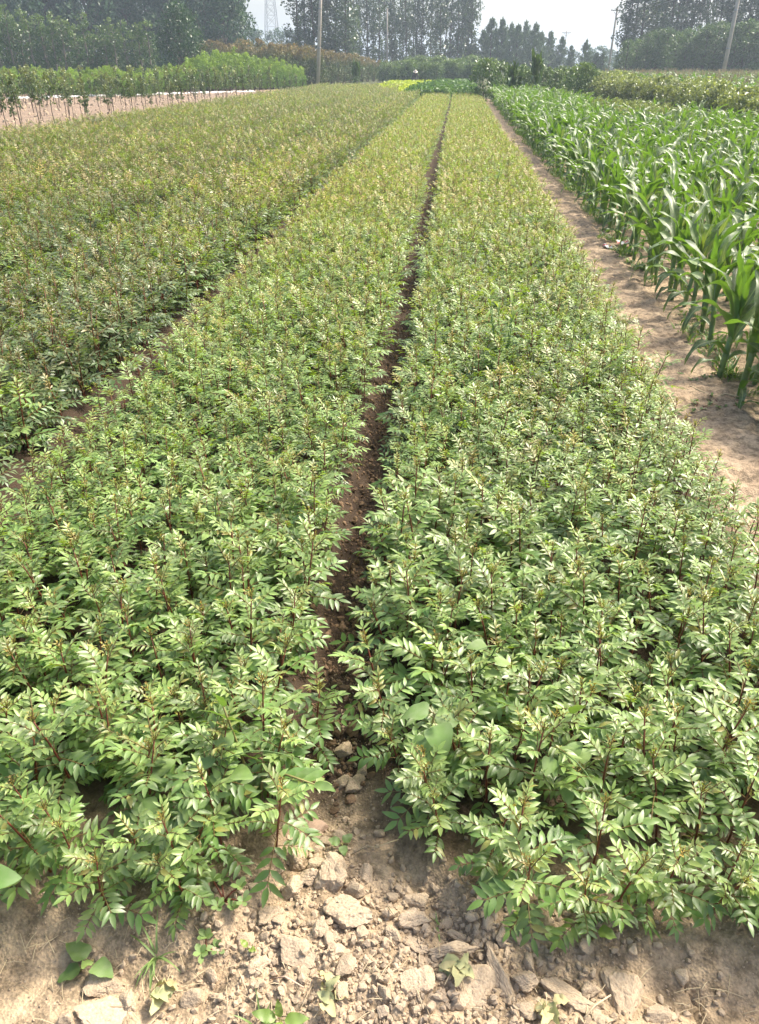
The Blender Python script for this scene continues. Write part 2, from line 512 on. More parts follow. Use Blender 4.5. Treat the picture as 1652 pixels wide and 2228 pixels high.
gxs = np.concatenate([-np.geomspace(900, 11, 26), axis((-10.6, -5, 0.12), (-5, -1.1, 0.05), (-1.1, 1.4, 0.0115), (1.4, 2.4, 0.03), (2.4, 8, 0.25)), np.geomspace(8, 900, 26)])
gys = np.concatenate([-np.geomspace(60, 0.4, 10), axis((0.1, 0.6, 0.05), (0.6, 2.2, 0.0105), (2.2, 5, 0.025), (5, 16, 0.09), (16, 50, 0.5)), np.geomspace(50, 1500, 30)])
GX, GY = np.meshgrid(gxs, gys)
GZ = ground_z(GX, GY)
# one shrinkage crack in the smooth dry headland
ck = [(0.555, 1.0), (0.575, 0.965), (0.56, 0.94), (0.582, 0.91), (0.572, 0.88), (0.585, 0.85)]
dmin = np.full(GX.shape, 9.0)
for (ax, ay), (bx, by) in zip(ck[:-1], ck[1:]):
    t = np.clip(((GX - ax) * (bx - ax) + (GY - ay) * (by - ay)) / ((bx - ax) ** 2 + (by - ay) ** 2), 0, 1)
    dmin = np.minimum(dmin, np.hypot(GX - ax - t * (bx - ax), GY - ay - t * (by - ay)))
GZ = GZ - 0.03 * (1 - sstep(0.003, 0.011, dmin))
GZ = np.where((GY > 52) | (np.abs(GX) > 30), -0.02, GZ)
moist_shade = sstep(1.15, 1.65, GY - 0.4 * fbm(GX * 3, GY * 3, 4, 3)) * (1 - sstep(1.05, 1.3, GX)) * 0.9 + 0.45 * sstep(-0.05, 0.12, GY - front_y(GX)) * (1 - sstep(1.05, 1.25, GX))
moist_shade = np.clip(moist_shade * (1.05 + 0.7 * fbm(GX * 7, GY * 7, 21, 3)), 0, 1)  # near full over beds and furrows: soil dampness plus painted furrow shade
cover = np.maximum.reduce([sstep(47.5, 49, GY), 1 - sstep(-27, -25, GX), sstep(6.5, 8, GX) * sstep(12, 16, GY)])
ground = obj('ground', grid_mesh('ground', GX, GY, GZ, [M['soil']], {'moist': moist_shade, 'cover': cover}))
tag(ground, 'dry pale clay earth of the field and headland', 'ground', None, 'structure')

py_ = np.concatenate([axis((0.9, 9, 0.022), (9, 16, 0.06), (16, 49, 0.4))])
px_ = np.linspace(-0.36, 0.36, 40)
PX, PY = np.meshgrid(px_, py_)
wob = 0.05 * fbm(PY * 0.8, PX * 0 + 1.7, 31, 3)
XX = 1.44 + wob + PX
edge = sstep(0.17, 0.33, np.abs(PX) + 0.10 * fbm(XX * 5, PY * 5, 33, 3))
PZ = ground_z(XX, PY) + 0.02 - 0.06 * edge + 0.05 * fbm(XX * 6, PY * 6, 35, 4) + 0.045 * fbm(XX * 21, PY * 21, 36, 3)
path = obj('path', grid_mesh('path', XX, PY, PZ, [M['path']]))
tag(path, 'trodden earth path between the seedling bed and the maize', 'path', None, 'structure')

by_ = axis((12, 40, 0.35), (40, 66, 0.8)); bx_ = np.concatenate([axis((-40, -25, 1.0), (-25, -10.2, 0.3)), [-10.2]])
BX, BY = np.meshgrid(bx_, by_)
BX2 = BX - np.clip((BY - 30) * 0.02, 0, 1) * 0
BZ = 0.015 + 0.09 * fbm(BX * 1.3, BY * 1.3, 41, 4) - 0.08 * (sstep(-10.6, -10.25, BX))
bare = obj('bare_field', grid_mesh('bare_field', BX2, BY, BZ, [M['bare']]))
tag(bare, 'bare tilled orange-brown soil under the young grafted saplings', 'soil', None, 'structure')

# ================================================================== PRICKLY SEEDLINGS
def leaflet_prof(t):
    return (2.05 * t ** 0.62 * (1 - t) ** 1.0) if 0 < t < 1 else 0

def leaf_mb(rng, L, pairs, seg, young=0.0, lw=0.50, ll=0.36, close=0.0, serr=False):
    """pinnate leaf along +Y with opposite leaflets and one at the tip"""
    mb = MB()
    droop = rng.uniform(0.25, 0.75) * (1 - young)
    pts = [(0, 0, 0)]; y = z = 0
    ns = 6
    for i in range(ns):
        a = 0.15 - droop * (i + .5) / ns
        y += L / ns * math.cos(a); z += L / ns * math.sin(a)
        pts.append((0, y, z))
    mb.tube(pts, [0.0011 + 0.0004 * (1 - i / ns) for i in range(ns + 1)], 3, 1, young, False)
    def on(t):
        k = min(int(t * ns), ns - 1); f = t * ns - k
        p = Vector(pts[k]).lerp(Vector(pts[k + 1]), f)
        a = 0.15 - droop * t
        return p, a
    for i in range(pairs):
        t = 0.26 + 0.66 * i / max(pairs - 1, 1)
        if pairs == 1: t = 0.6
        p, a = on(t)
        s = (0.78 + 0.4 * math.sin(math.pi * (0.25 + 0.6 * i / pairs))) * ll * L
        for sd in (-1, 1):
            ang = -sd * R(rng.uniform(52, 70) - 25 * close - 8 * t)
            roll = sd * R(rng.uniform(-5, 28) + 30 * close)
            m = Matrix.Translation(p) @ Matrix.Rotation(a, 4, 'X') @ Matrix.Rotation(ang, 4, 'Z') @ Matrix.Rotation(-roll * 1.0, 4, 'Y') @ Matrix.Rotation(R(rng.uniform(-14, 10)), 4, 'X')
            tn = min(1, max(0, young + rng.uniform(-0.08, 0.12) + (0.45 if rng.random() < .03 else 0)))
            mb.blade(m, s * rng.uniform(0.9, 1.1), s * lw * rng.uniform(0.9, 1.1), seg, rng.uniform(0.12, 0.55) + 0.5 * close, rng.uniform(0.0, 0.95), tn, leaflet_prof)
    p, a = on(1.0)
    m = Matrix.Translation(p) @ Matrix.Rotation(a, 4, 'X') @ Matrix.Rotation(R(rng.uniform(-10, 10)), 4, 'Z')
    s = ll * L * 1.1
    mb.blade(m, s, s * lw, seg, rng.uniform(0.2, 0.45), rng.uniform(0.2, 0.5), min(1, max(0, young)), leaflet_prof)
    return mb

NLEAF = 14
def leaf_set(seed, seg, pairs_cut=0):
    rng = random.Random(seed)
    mature = [leaf_mb(rng, rng.uniform(0.085, 0.122), rng.choice([4, 4, 5, 5]) - pairs_cut, seg, rng.uniform(0, 0.10) if q < NLEAF - 5 else rng.uniform(.14, .34)) for q in range(NLEAF)]
    young = [leaf_mb(rng, rng.uniform(0.055, 0.08), rng.choice([4, 5]) - pairs_cut, seg, rng.uniform(0.3, 0.6), 0.44, 0.36, 0.3) for _ in range(4)]
    return mature, young
ASH = [M['ash_leaf'], M['rachis']]
hi_m, hi_y = leaf_set(3, 4)
md_m, md_y = leaf_set(3, 2)
lo_m, lo_y = leaf_set(3, 2, 1)
leaf_me = [mb.mesh('pinnate_leaf', ASH) for mb in hi_m]
young_me = [mb.mesh('young_pinnate_leaf', ASH) for mb in hi_y]

def tip_mb(rng, n=5, seg=2):
    mb = MB()
    for k in range(n):
        a = 2.4 * k + rng.uniform(-.3, .3)
        tilt = R(12 + 7 * k)
        sub = leaf_mb(rng, rng.uniform(0.020, 0.034), 3, seg, 0.6 + 0.4 * rng.random(), 0.36, 0.33, 1.0)
        m = Matrix.Rotation(a, 4, 'Z') @ Matrix.Rotation(R(90) - tilt, 4, 'X')
        mb.merge(sub, m)
    return mb
tip_mbs = [tip_mb(random.Random(50 + k)) for k in range(4)]
tip_me = [mb.mesh('shoot_tip', ASH) for mb in tip_mbs]

class Plan:
    """where the stem runs and the leaves sit on one seedling"""
    def __init__(self, seed):
        rng = random.Random(seed)
        H = rng.uniform(0.19, 0.32)
        self.H = H
        bx, by = rng.uniform(-.03, .03), rng.uniform(-.03, .03)
        self.pts = [Vector((bx * t * t, by * t * t, -0.02 + (H + 0.02) * t)) for t in (0, .25, .5, .75, 1)]
        self.leaves = []
        n = rng.randint(11, 13); az = rng.uniform(0, 6.28)
        for k in range(n):
            t = 0.16 + 0.80 * k / (n - 1)
            az += R(137.5) + rng.uniform(-.25, .25)
            yng = k >= n - 2
            el = R(8 + 48 * t ** 1.5 + rng.uniform(-12, 12)) if not yng else R(rng.uniform(35, 62))
            v = rng.randrange(4) if yng else rng.randrange(NLEAF)
            sc = rng.uniform(0.74, 1.04) * (0.8 + 0.35 * math.sin(math.pi * min(t * 1.1, 1)))
            if yng: sc = rng.uniform(.92, 1.25)
            if not yng and t > .62: v = NLEAF - 1 - rng.randrange(5)
            p = self.at(t)
            rot = Matrix.Rotation(az, 4, 'Z') @ Matrix.Rotation(el, 4, 'X') @ Matrix.Rotation(R(rng.uniform(-20, 20)), 4, 'Y')
            self.leaves.append((yng, v, Matrix.Translation(p) @ rot @ Matrix.Scale(sc, 4)))
        self.tip = rng.randrange(4)
    def at(self, t):
        k = min(int(t * 4), 3)
        return self.pts[k].lerp(self.pts[k + 1], t * 4 - k)
    def stem(self, n=6, thorns=True, seed=0):
        mb = MB()
        mb.tube(self.pts, [0.0036, 0.0032, 0.0028, 0.0024, 0.0016], n, 0)
        if thorns:
            rng = random.Random(seed)
            for k in range(9):
                p = self.at(rng.uniform(0.2, 0.9)); a = rng.uniform(0, 6.28)
                d = Vector((math.cos(a), math.sin(a), 0.3))
                mb.tube([p, p + d * 0.009], [0.0016, 0.0002], 3, 0, 0, False)
        return mb
    def whole(self, mset, yset, tips, stem_n=3, gold=0.0, dull=1.0):
        mb = MB()
        s = self.stem(stem_n, False); s.mi = [2] * len(s.f)
        mb.merge(s)
        for yng, v, m in self.leaves:
            mb.merge((yset if yng else mset)[v], m)
        mb.merge(tips[self.tip], Matrix.Translation(self.pts[-1]))
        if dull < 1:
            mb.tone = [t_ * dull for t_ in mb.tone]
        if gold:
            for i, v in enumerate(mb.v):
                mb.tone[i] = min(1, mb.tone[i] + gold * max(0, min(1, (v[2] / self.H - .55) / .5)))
        return mb
NP = 16
plans = [Plan(100 + k) for k in range(NP)]
tips_lo = [tip_mb(random.Random(50 + k), 3, 2) for k in range(4)]
ASH3 = [M['ash_leaf'], M['rachis'], M['ash_stem']]
mid_plants = [p.whole(md_m, md_y, tip_mbs).mesh('seedling_mid', ASH3) for p in plans]
far_plants = [p.whole(lo_m, lo_y, tips_lo, 3, .12).mesh('seedling_far', ASH3) for p in plans]
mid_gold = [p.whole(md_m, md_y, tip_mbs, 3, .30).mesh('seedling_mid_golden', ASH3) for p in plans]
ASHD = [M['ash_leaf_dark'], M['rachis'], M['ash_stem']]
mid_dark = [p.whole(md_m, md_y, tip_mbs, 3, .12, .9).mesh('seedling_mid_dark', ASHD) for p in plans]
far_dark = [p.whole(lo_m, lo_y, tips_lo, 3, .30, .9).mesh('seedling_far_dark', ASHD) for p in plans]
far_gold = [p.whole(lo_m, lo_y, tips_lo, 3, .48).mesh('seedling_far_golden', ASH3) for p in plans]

ash_protos = []
for k, p in enumerate(plans):
    root = thing('prickly_seedling', 'prickly ash seedling', 'seedling')
    kids = [obj('stem', p.stem(6, True, k).mesh('thorny_stem', [M['ash_stem']]), root)]
    for yng, v, m in p.leaves:
        o = obj('leaf', (young_me if yng else leaf_me)[v], root)
        o.matrix_local = m
        kids.append(o)
    kids.append(obj('shoot_tip', tip_me[p.tip], root, p.pts[-1]))
    KIDS[root.name] = kids
    ash_protos.append(root)

# planting positions: jittered rows along each bed
def bed_points():
    out = []
    rng = random.Random(5)
    y = 0.98
    while y < 66:
        step = 0.110 if y < 12 else 0.125 if y < 18 else 0.145 if y < 30 else 0.17 if y < 45 else .2
        mf = float(main_furrow(y)); mg = 0.132 + 0.018 * min(1, max(0, (y - 2) / 5)); ml = 0.112 + 0.036 * min(1, max(0, (y - 2) / 5))
        for k in range(len(FURROWS)):
            f_r = mf - ml if k == 0 else FURROWS[k] - (.155 if k == 1 else .21)
            x0 = FURROWS[k + 1] + (.165 if k == 0 else .21) if k + 1 < len(FURROWS) else -10.0
            for x in np.arange(x0, f_r, step * 0.95):
                out.append((x + rng.uniform(-.05, .05), y + rng.uniform(-.06, .06)))
        for x in np.arange(mf + mg, 1.15, step * 0.95):
            out.append((x + rng.uniform(-.05, .05), y + rng.uniform(-.06, .06)))
        y += step
    P = np.array(out)
    fy = front_y(P[:, 0])
    P = P[(P[:, 1] > fy + 0.02) & ((P[:, 1] < 47.6) | (P[:, 0] < -3.4 + 0.02 * (47 - P[:, 1])))]
    # a few gaps
    keep = vnoise(P[:, 0] * 4, P[:, 1] * 4, 77) > 0.035
    P = P[keep]
    # only what the camera and a step to the side could see
    ang = P[:, 0] / (P[:, 1] + 0.6)
    P = P[(ang > -0.95) & (ang < 0.75)]
    return P
BP = bed_points()
vis = np.abs(BP[:, 0] + 0.085 * BP[:, 1]) < 0.60 + 0.40 * BP[:, 1]
dist = np.hypot(BP[:, 0], BP[:, 1]) + np.where(vis, 0, 100)
order = np.argsort(dist)
NEAR = 300
near_i, rest_i = order[:NEAR], order[NEAR:]

def height_var(x, y):
    return 0.94 + 0.28 * fbm(np.asarray(x) * 1.6, np.asarray(y) * 1.6, 61, 3)

def ash_label(x, y):
    fy = float(front_y(np.array([x]))[0])
    if x < FURROWS[1]:
        return ('prickly green seedling in the bed beyond the second furrow', 'seedlings beyond the second furrow')
    path_side = x > float(main_furrow(y))
    bed = 'path-side bed' if path_side else 'bed between furrows'
    if y < fy + 0.17:
        part = ('above the clods' if -0.5 < x < 0.15 else 'by the ground crack' if x > 0.4 else 'by the smooth headland')
        return ('low prickly seedling, front row of the %s, %s' % (bed, part), 'front row, %s, %s' % (bed, part))
    d = y - fy
    far = ('just behind the front row' if d < .35 else 'second stretch from headland' if d < .7 else 'third stretch from headland' if d < 1.05 else 'fourth stretch from headland' if d < 1.4 else 'fifth stretch from headland' if d < 1.8 else 'sixth stretch from headland' if d < 2.3 else 'level with the nearest maize')
    off = abs(x - float(main_furrow(y)))
    where = 'leaning into main furrow' if off < 0.24 else ('near main furrow' if off < .62 else 'middle of bed' if off < .95 else ('outer path edge' if path_side else 'towards second furrow'))
    return ('prickly seedling, %s, %s, %s' % (bed, where, far), 'seedlings, %s, %s, %s' % (bed, where, far))

used = set()
for i in near_i:
    x, y = BP[i]
    k = rnd.randrange(len(plans))
    lab, grp = ash_label(x, y)
    sc = float(height_var(x, y)) * rnd.uniform(0.90, 1.10)
    fy = float(front_y(np.array([x]))[0])
    tl = (rnd.uniform(-.12, .12), rnd.uniform(-.12, .12))
    if y < fy + 0.17:
        tl = (rnd.uniform(0.05, 0.32), rnd.uniform(-.2, .2)); sc *= 0.88
    elif abs(x - float(main_furrow(y))) < 0.24:
        tl = (rnd.uniform(-.1, .15), rnd.uniform(0.0, 0.2) * (1 if x < float(main_furrow(y)) else -1))
    loc = (x, y, gz(x, y) - 0.004)
    rz = rnd.uniform(0, 6.28)
    if k not in used:
        used.add(k)
        r0 = ash_protos[k]
        r0.location = loc; r0.scale = (sc,) * 3; r0['label'] = lab; r0['group'] = grp
        q = Matrix.Rotation(tl[1], 4, 'Y') @ Matrix.Rotation(tl[0], 4, 'X') @ Matrix.Rotation(rz, 4, 'Z')
        r0.rotation_euler = q.to_euler()
    else:
        c = copy_thing(ash_protos[k], loc, 0, sc, lab, grp)
        q = Matrix.Rotation(tl[1], 4, 'Y') @ Matrix.Rotation(tl[0], 4, 'X') @ Matrix.Rotation(rz, 4, 'Z')
        c.rotation_euler = q.to_euler()

RP = BP[rest_i]
n = len(RP)
far = RP[:, 1] > 9
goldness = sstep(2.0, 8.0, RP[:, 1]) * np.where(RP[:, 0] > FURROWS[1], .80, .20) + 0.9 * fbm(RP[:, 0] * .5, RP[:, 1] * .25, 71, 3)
is_gold = nrg.random(n) < goldness
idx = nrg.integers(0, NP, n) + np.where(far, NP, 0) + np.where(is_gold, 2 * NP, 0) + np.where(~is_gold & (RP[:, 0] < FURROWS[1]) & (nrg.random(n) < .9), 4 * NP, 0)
z = ground_z(RP[:, 0], RP[:, 1]) - 0.004
hv = height_var(RP[:, 0], RP[:, 1]) * nrg.uniform(0.88, 1.14, n)
hv = hv * np.where(RP[:, 0] < FURROWS[1] , 1.30, 1.0)
scatter('seedling_mass', mid_plants + far_plants + mid_gold + far_gold + mid_dark + far_dark, np.c_[RP, z], np.c_[nrg.uniform(-.13, .13, (n, 2)), nrg.uniform(0, 6.28, n)], hv, idx,
        'mass of green and bronze-tipped seedlings filling the beds towards the far hedges', 'seedlings')

# ================================================================== MAIZE
def corn_leaf_mb(rng, L, W, up, droop, tone):
    mb = MB()
    n = 14
    y = z = 0.0
    vs = []; ac = []
    ph = rng.uniform(0, 6.28); tw = rng.uniform(-.9, .9); side = 0
    for i in range(n + 1):
        t = i / n
        a = up - droop * t ** 1.4
        if i:
            y += L / n * math.cos(a); z += L / n * math.sin(a)
        side += rng.uniform(-.004, .004)
        w = W * 0.5 * min(1, 0.5 + 2.2 * t) * (1 - t ** 2.6) ** 0.9 + 0.0008
        r = tw * t * t
        fold = 0.55 * (1 - t) + 0.15
        for u in (-1, -.5, 0, .5, 1):
            wav = 0.013 * abs(u) ** 2 * math.sin(ph + t * 15 + (2 if u > 0 else 0)) * math.sin(math.pi * t)
            lx = u * w * math.cos(r); lz = abs(u) * w * fold + u * w * math.sin(r) + wav
            vs.append((lx + side, y - lz * math.sin(a), z + lz * math.cos(a)))
            ac.append(abs(u))
    fs = []
    for i in range(n):
        for k in range(4):
            b = i * 5 + k
            fs.append((b, b + 1, b + 6, b + 5))
    mb.add(vs, fs, 0, tone, ac)
    return mb

rc = random.Random(21)
corn_low = [corn_leaf_mb(rc, rc.uniform(0.30, 0.46), rc.uniform(0.05, 0.066), R(rc.uniform(35, 55)), R(rc.uniform(100, 150)), rc.uniform(0, .2)) for _ in range(8)]
corn_up = [corn_leaf_mb(rc, rc.uniform(0.42, 0.58), rc.uniform(0.066, 0.088), R(rc.uniform(66, 81)), R(rc.uniform(45, 120)), rc.uniform(0.1, .4)) for _ in range(8)]
corn_whorl = [corn_leaf_mb(rc, rc.uniform(0.26, 0.40), rc.uniform(0.04, 0.055), R(rc.uniform(76, 86)), R(rc.uniform(5, 45)), rc.uniform(0.4, .8)) for _ in range(5)]
CL = [M['corn_leaf']]
cl_me = {'low': [m.mesh('maize_leaf', CL) for m in corn_low], 'up': [m.mesh('maize_leaf', CL) for m in corn_up], 'wh': [m.mesh('maize_leaf', CL) for m in corn_whorl]}
cl_mb = {'low': corn_low, 'up': corn_up, 'wh': corn_whorl}

class CornPlan:
    def __init__(self, seed):
        rng = random.Random(seed)
        self.H = rng.uniform(0.40, 0.50)
        self.rng = rng
        self.leaves = []
        az = rng.uniform(0, 6.28)
        n = rng.randint(7, 8)
        for k in range(n):
            t = 0.16 + 0.80 * k / (n - 1)
            a = az + math.pi * (k % 2) + rng.uniform(-.45, .45)
            kind = 'low' if k < 3 else 'up'
            v = rng.randrange(8)
            sc = (0.62 + 0.16 * k) if k < 3 else rng.uniform(0.92, 1.12)
            self.leaves.append((kind, v, Matrix.Translation((0, 0, self.H * t)) @ Matrix.Rotation(a, 4, 'Z') @ Matrix.Translation((0, 0.012, 0)) @ Matrix.Scale(sc, 4)))
        for k in range(2):
            a = az + 1.5 * k + rng.uniform(-.4, .4)
            self.leaves.append(('wh', rng.randrange(5), Matrix.Translation((0, 0, self.H * 0.97)) @ Matrix.Rotation(a, 4, 'Z') @ Matrix.Scale(rng.uniform(.9, 1.15), 4)))
    def stalk(self, n=8):
        mb = MB()
        H = self.H
        zs = [-.02, .03, .09, .095, .17, .175, .26, .265, .34, H]
        rs = [.017, .0185, .020, .0175, .0195, .0165, .018, .0155, .0150, .010]
        mb.tube([(0, 0, z_) for z_ in zs], rs, n, 0, 0.2, True, 0.72)
        # leaf sheaths wrapping the stalk
        for k in range(3):
            a = k * math.pi + .4
            mb.tube([(0.004 * math.cos(a), 0.004 * math.sin(a), .05 + .1 * k), (0.006 * math.cos(a), 0.006 * math.sin(a), .15 + .1 * k)], [.018, .017], n, 0, .6, False, 0.75)
        return mb
    def whole(self):
        mb = MB()
        s = self.stalk(5); s.mi = [1] * len(s.f)
        mb.merge(s)
        for k, v, m in self.leaves:
            mb.merge(cl_mb[k][v], m)
        return mb
cplans = [CornPlan(300 + k) for k in range(8)]
corn_mass_me = [c.whole().mesh('maize_plant', [M['corn_leaf'], M['corn_stalk']]) for c in cplans]
corn_protos = []
for c in cplans:
    root = thing('maize_plant', 'young maize plant', 'maize plant')
    kids = [obj('stalk', c.stalk().mesh('maize_stalk', [M['corn_stalk']]), root)]
    for k, v, m in c.leaves:
        o = obj('leaf', cl_me[k][v], root); o.matrix_local = m; kids.append(o)
    KIDS[root.name] = kids
    corn_protos.append(root)

CORN_R = [(2.5, 4.2), (12, 6.2), (17.5, 6.3), (22, 6.2), (26, 5.9), (29, 4.6), (37, 4.2), (44, 4.0)]
def corn_right(y):
    return np.interp(y, [a for a, b in CORN_R], [b for a, b in CORN_R])
def yellow_patch(x, y):
    return ((x - 4.75) / 0.9) ** 2 + ((y - 24.5) / 3.6) ** 2 < 1
cp = []
rng = random.Random(9)
xr = 1.82
row = 0
while xr < 7.2:
    y = 3.6 + rng.uniform(0, .2) if row == 0 else 3.0 + rng.uniform(0, .2)
    while y < 44:
        x = xr + rng.uniform(-.05, .05)
        if x < corn_right(y) and not yellow_patch(x, y):
            cp.append((x, y))
        y += rng.uniform(0.20, 0.30)
    xr += 0.48 if row else 0.42
    row += 1
CP = np.array([(1.66, 4.36), (1.72, 4.08), (1.66, 4.75), (1.86, 4.15), (1.95, 4.45), (1.84, 4.65), (1.80, 3.82), (2.02, 4.0)] + [c for c in cp if not (c[0] < 1.95 and c[1] < 4.95)])
ang = CP[:, 0] / CP[:, 1]
seen = ang < 0.46
cd = np.hypot(CP[:, 0], CP[:, 1]) + np.where(seen, 0, 100)
co = np.argsort(cd)
cused = set()
special = {0: 'thick-stalked maize plant standing nearest, its whole stalk bare above the path edge', 1: 'slim maize plant leaning at the path edge, in front of the thick-stalked one', 2: 'maize plant with two bare stalk joints, just behind the thick-stalked nearest one'}
for i in co[:300]:
    x, y = CP[i]
    k = rnd.randrange(len(cplans))
    sc = rnd.uniform(0.84, 1.06) * (1.0 + 0.12 * float(fbm(x * 1.1, y * 1.1, 91, 2)))
    if i in special:
        lab, grp = special[i], None
        sc = (1.0, 0.85, 0.95)[i]
    elif x < 2.05:
        lab, grp = (('leafy maize plant in the edge row along the path, near end of the row', 'near maize along the path') if y < 9 else ('maize plant in the edge row along the path, far part of the row', 'far maize along the path'))
    elif y < 9:
        lab, grp = ('broad-leaved maize plant inside the field, behind the nearest edge row', 'near maize inside the field')
    else:
        lab, grp = ('maize plant among many, in the middle of the maize field', 'maize in the middle of the field')
    loc = (x, y, gz(x, y) - 0.005); rz = rnd.uniform(0, 6.28)
    tl = (rnd.uniform(-.1, .1), rnd.uniform(-.1, .1))
    if k not in cused:
        cused.add(k)
        r0 = corn_protos[k]
        r0.location = loc; r0.rotation_euler = (tl[0], tl[1], rz); r0.scale = (sc,) * 3; r0['label'] = lab
        if grp: r0['group'] = grp
    else:
        copy_thing(corn_protos[k], loc, rz, sc, lab, grp, tl)
CR = CP[co[300:]]
n = len(CR)
scatter('maize_mass', corn_mass_me, np.c_[CR, ground_z(CR[:, 0], CR[:, 1])], np.c_[nrg.uniform(-.1, .1, (n, 2)), nrg.uniform(0, 6.28, n)], nrg.uniform(0.9, 1.15, n), nrg.integers(0, 8, n),
        'far part of the young maize field, a mass of arching leaves', 'maize')

# ================================================================== CLODS AND CRUMBS
import bmesh
def clod_mesh(name, seed, sub, rough=0.10, mat='clod', flat=1.0):
    rng = np.random.default_rng(seed)
    bm = bmesh.new()
    bmesh.ops.create_icosphere(bm, subdivisions=sub, radius=1.0)
    v = np.array([p.co[:] for p in bm.verts])
    nrm = rng.normal(size=(11, 3)); nrm /= np.linalg.norm(nrm, axis=1)[:, None]
    dd = rng.uniform(0.55, 0.95, 11)
    dots = v @ nrm.T
    r = np.min(np.where(dots > 0.05, dd / np.maximum(dots, 0.05), 9), axis=1)
    r = np.minimum(r, 1.25)
    s = seed * 3.7
    nz = fbm(v[:, 0] * 2.3 + s, v[:, 1] * 2.3 + v[:, 2] * 1.9, seed, 3) + fbm(v[:, 2] * 5 + s, v[:, 0] * 5 - v[:, 1] * 4, seed + 3, 3) * 0.7
    r = r * (1 + rough * 2.2 * nz) + rough * 0.8 * fbm(v[:, 0] * 13, v[:, 1] * 13 + v[:, 2] * 11 + s, seed + 5, 2)
    v = v * r[:, None] * np.array([1, 0.8, 0.62 * flat])
    for p, c in zip(bm.verts, v):
        p.co = c
    me = bpy.data.meshes.new(name)
    bm.to_mesh(me); bm.free()
    me.materials.append(M[mat])
    return me

big_clods = [clod_mesh('clod', 200 + k, 4, 0.15) for k in range(7)]
small_clods = [clod_mesh('clod', 300 + k, 3, 0.13) for k in range(9)]
moist_clods = [clod_mesh('clod', 400 + k, 3, 0.13, 'clod_moist') for k in range(4)]
crumbs = [clod_mesh('crumb', 500 + k, 1, 0.12) for k in range(6)]
moist_crumbs = [clod_mesh('crumb', 520 + k, 1, 0.12, 'clod_moist') for k in range(4)]

def clod(label, x, y, lx, ly, lz, rz, k=0, big=True, tilt=(0, 0), mat=None, sink=0.36, group=None):
    me = (big_clods if big else small_clods)[k]
    o = obj('clod', me, None, (x, y, gz(x, y) + lz * (0.5 - sink)), (tilt[0], tilt[1], rz), (lx / 1.95, ly / 1.6, lz / 1.3))
    return tag(o, label, 'clod', group)

named = [
    ('tall pale clod with a cracked face at the furrow mouth, tallest of the heap', -0.21, 1.165, .085, .075, .075, 1.4, 0),
    ('blunt pale clod below the leaves of the bed between the furrows, edge of the heap', -0.30, 1.12, .058, .05, .045, 0.3, 1),
    ('leaning grey clod wedged against the tallest pale clod of the heap', -0.262, 1.15, .05, .06, .05, 2.2, 2),
    ('broad crumbly pale mass in the middle of the clod heap', -0.16, 1.055, .105, .07, .05, -0.3, 3),
    ('flat sharp-edged pale clod with a bright broken side, apart from the heap', -0.26, 0.965, .085, .062, .032, -0.5, 4),
    ('rounded pale clod with a pitted top, under the bed beside the path', -0.02, 1.055, .068, .055, .048, 0.4, 5),
    ('small light grey stone-like clod lying alone in the furrow mouth', -0.13, 1.165, .034, .05, .03, 0.3, 6),
    ('wedge-shaped bright clod with a pointed lower end beside the dry stalks', -0.06, 1.015, .038, .05, .036, 0.9, 2),
    ('smooth oblong clod lying on its side below the pitted rounded clod', -0.012, 0.995, .055, .03, .028, -0.4, 3),
    ('big flat pale slab tilted towards the viewer at the lower edge of the heap', 0.11, 0.925, .085, .085, .045, 0.5, 0),
    ('long narrow pale slab standing beside the big flat slab', 0.165, 0.95, .13, .042, .05, -1.15, 4),
    ('long crust of earth lying across the heap above the big flat slab', 0.06, 0.985, .10, .035, .04, 0.05, 1),
    ('finger-shaped clod at the foot of the bed beside the path', 0.083, 1.03, .058, .026, .026, -0.35, 5),
    ('squarish brown clod leaning at the corner of the bed beside the path', -0.01, 1.115, .05, .06, .045, 1.9, 6),
    ('small white-topped clod near the lower dry leaves', -0.18, 0.90, .048, .036, .03, 0.2, 2),
    ('dull rounded lump behind the lower dry leaves', 0.0, 0.915, .068, .06, .045, 0.8, 3),
    ('crumbly clod with a hollow top next to the purslane', -0.335, 1.05, .055, .052, .042, 0.2, 0),
    ('low brown clod beside the small purslane sprout', -0.335, 0.935, .05, .04, .03, 0.7, 5),
    ('first clod up the main furrow, a pale block lying on dark soil', -0.232, 1.575, .052, .048, .04, 0.4, 6),
    ('low flat clod in the main furrow, touching a smaller grey one', -0.232, 1.472, .055, .045, .03, 0.1, 1),
    ('grey clod in the main furrow with a smaller pale stone behind it', -0.195, 1.462, .062, .05, .034, 1.1, 4),
    ('small pale stone in the main furrow behind the grey clod', -0.178, 1.512, .036, .04, .03, 0.4, 2),
    ('upright clod under the hanging serrated leaflets', -0.315, 1.205, .05, .055, .055, 1.0, 2),
    ('long low slab in the dry headland beside the straw', 0.305, 0.925, .11, .042, .035, -0.42, 3),
    ('high rough lump on the headland next to the ground crack', 0.42, 0.96, .07, .10, .055, 0.2, 0),
    ('grey block at the right end of the heap of clods', 0.215, 0.945, .052, .042, .04, -0.5, 6),
    ('small upright clod behind the long low slab', 0.345, 0.95, .042, .038, .034, 0.5, 5),
    ('large flat slab of dried crust alone on the smooth headland', -0.63, 0.825, .105, .075, .022, 0.1, 4),
    ('angular clod beside the dried crust slab, under the broad-leaved sprout', -0.655, 0.885, .07, .058, .035, -0.3, 0),
    ('pale clod to one side of the dried crust slab', -0.59, 0.855, .045, .05, .03, 0.9, 2),
]
for lab, x, y, lx, ly, lz, rz, k in named:
    clod(lab, x, y, lx, ly, lz, rz, k, True, (rnd.uniform(-.25, .25), rnd.uniform(-.25, .25)))
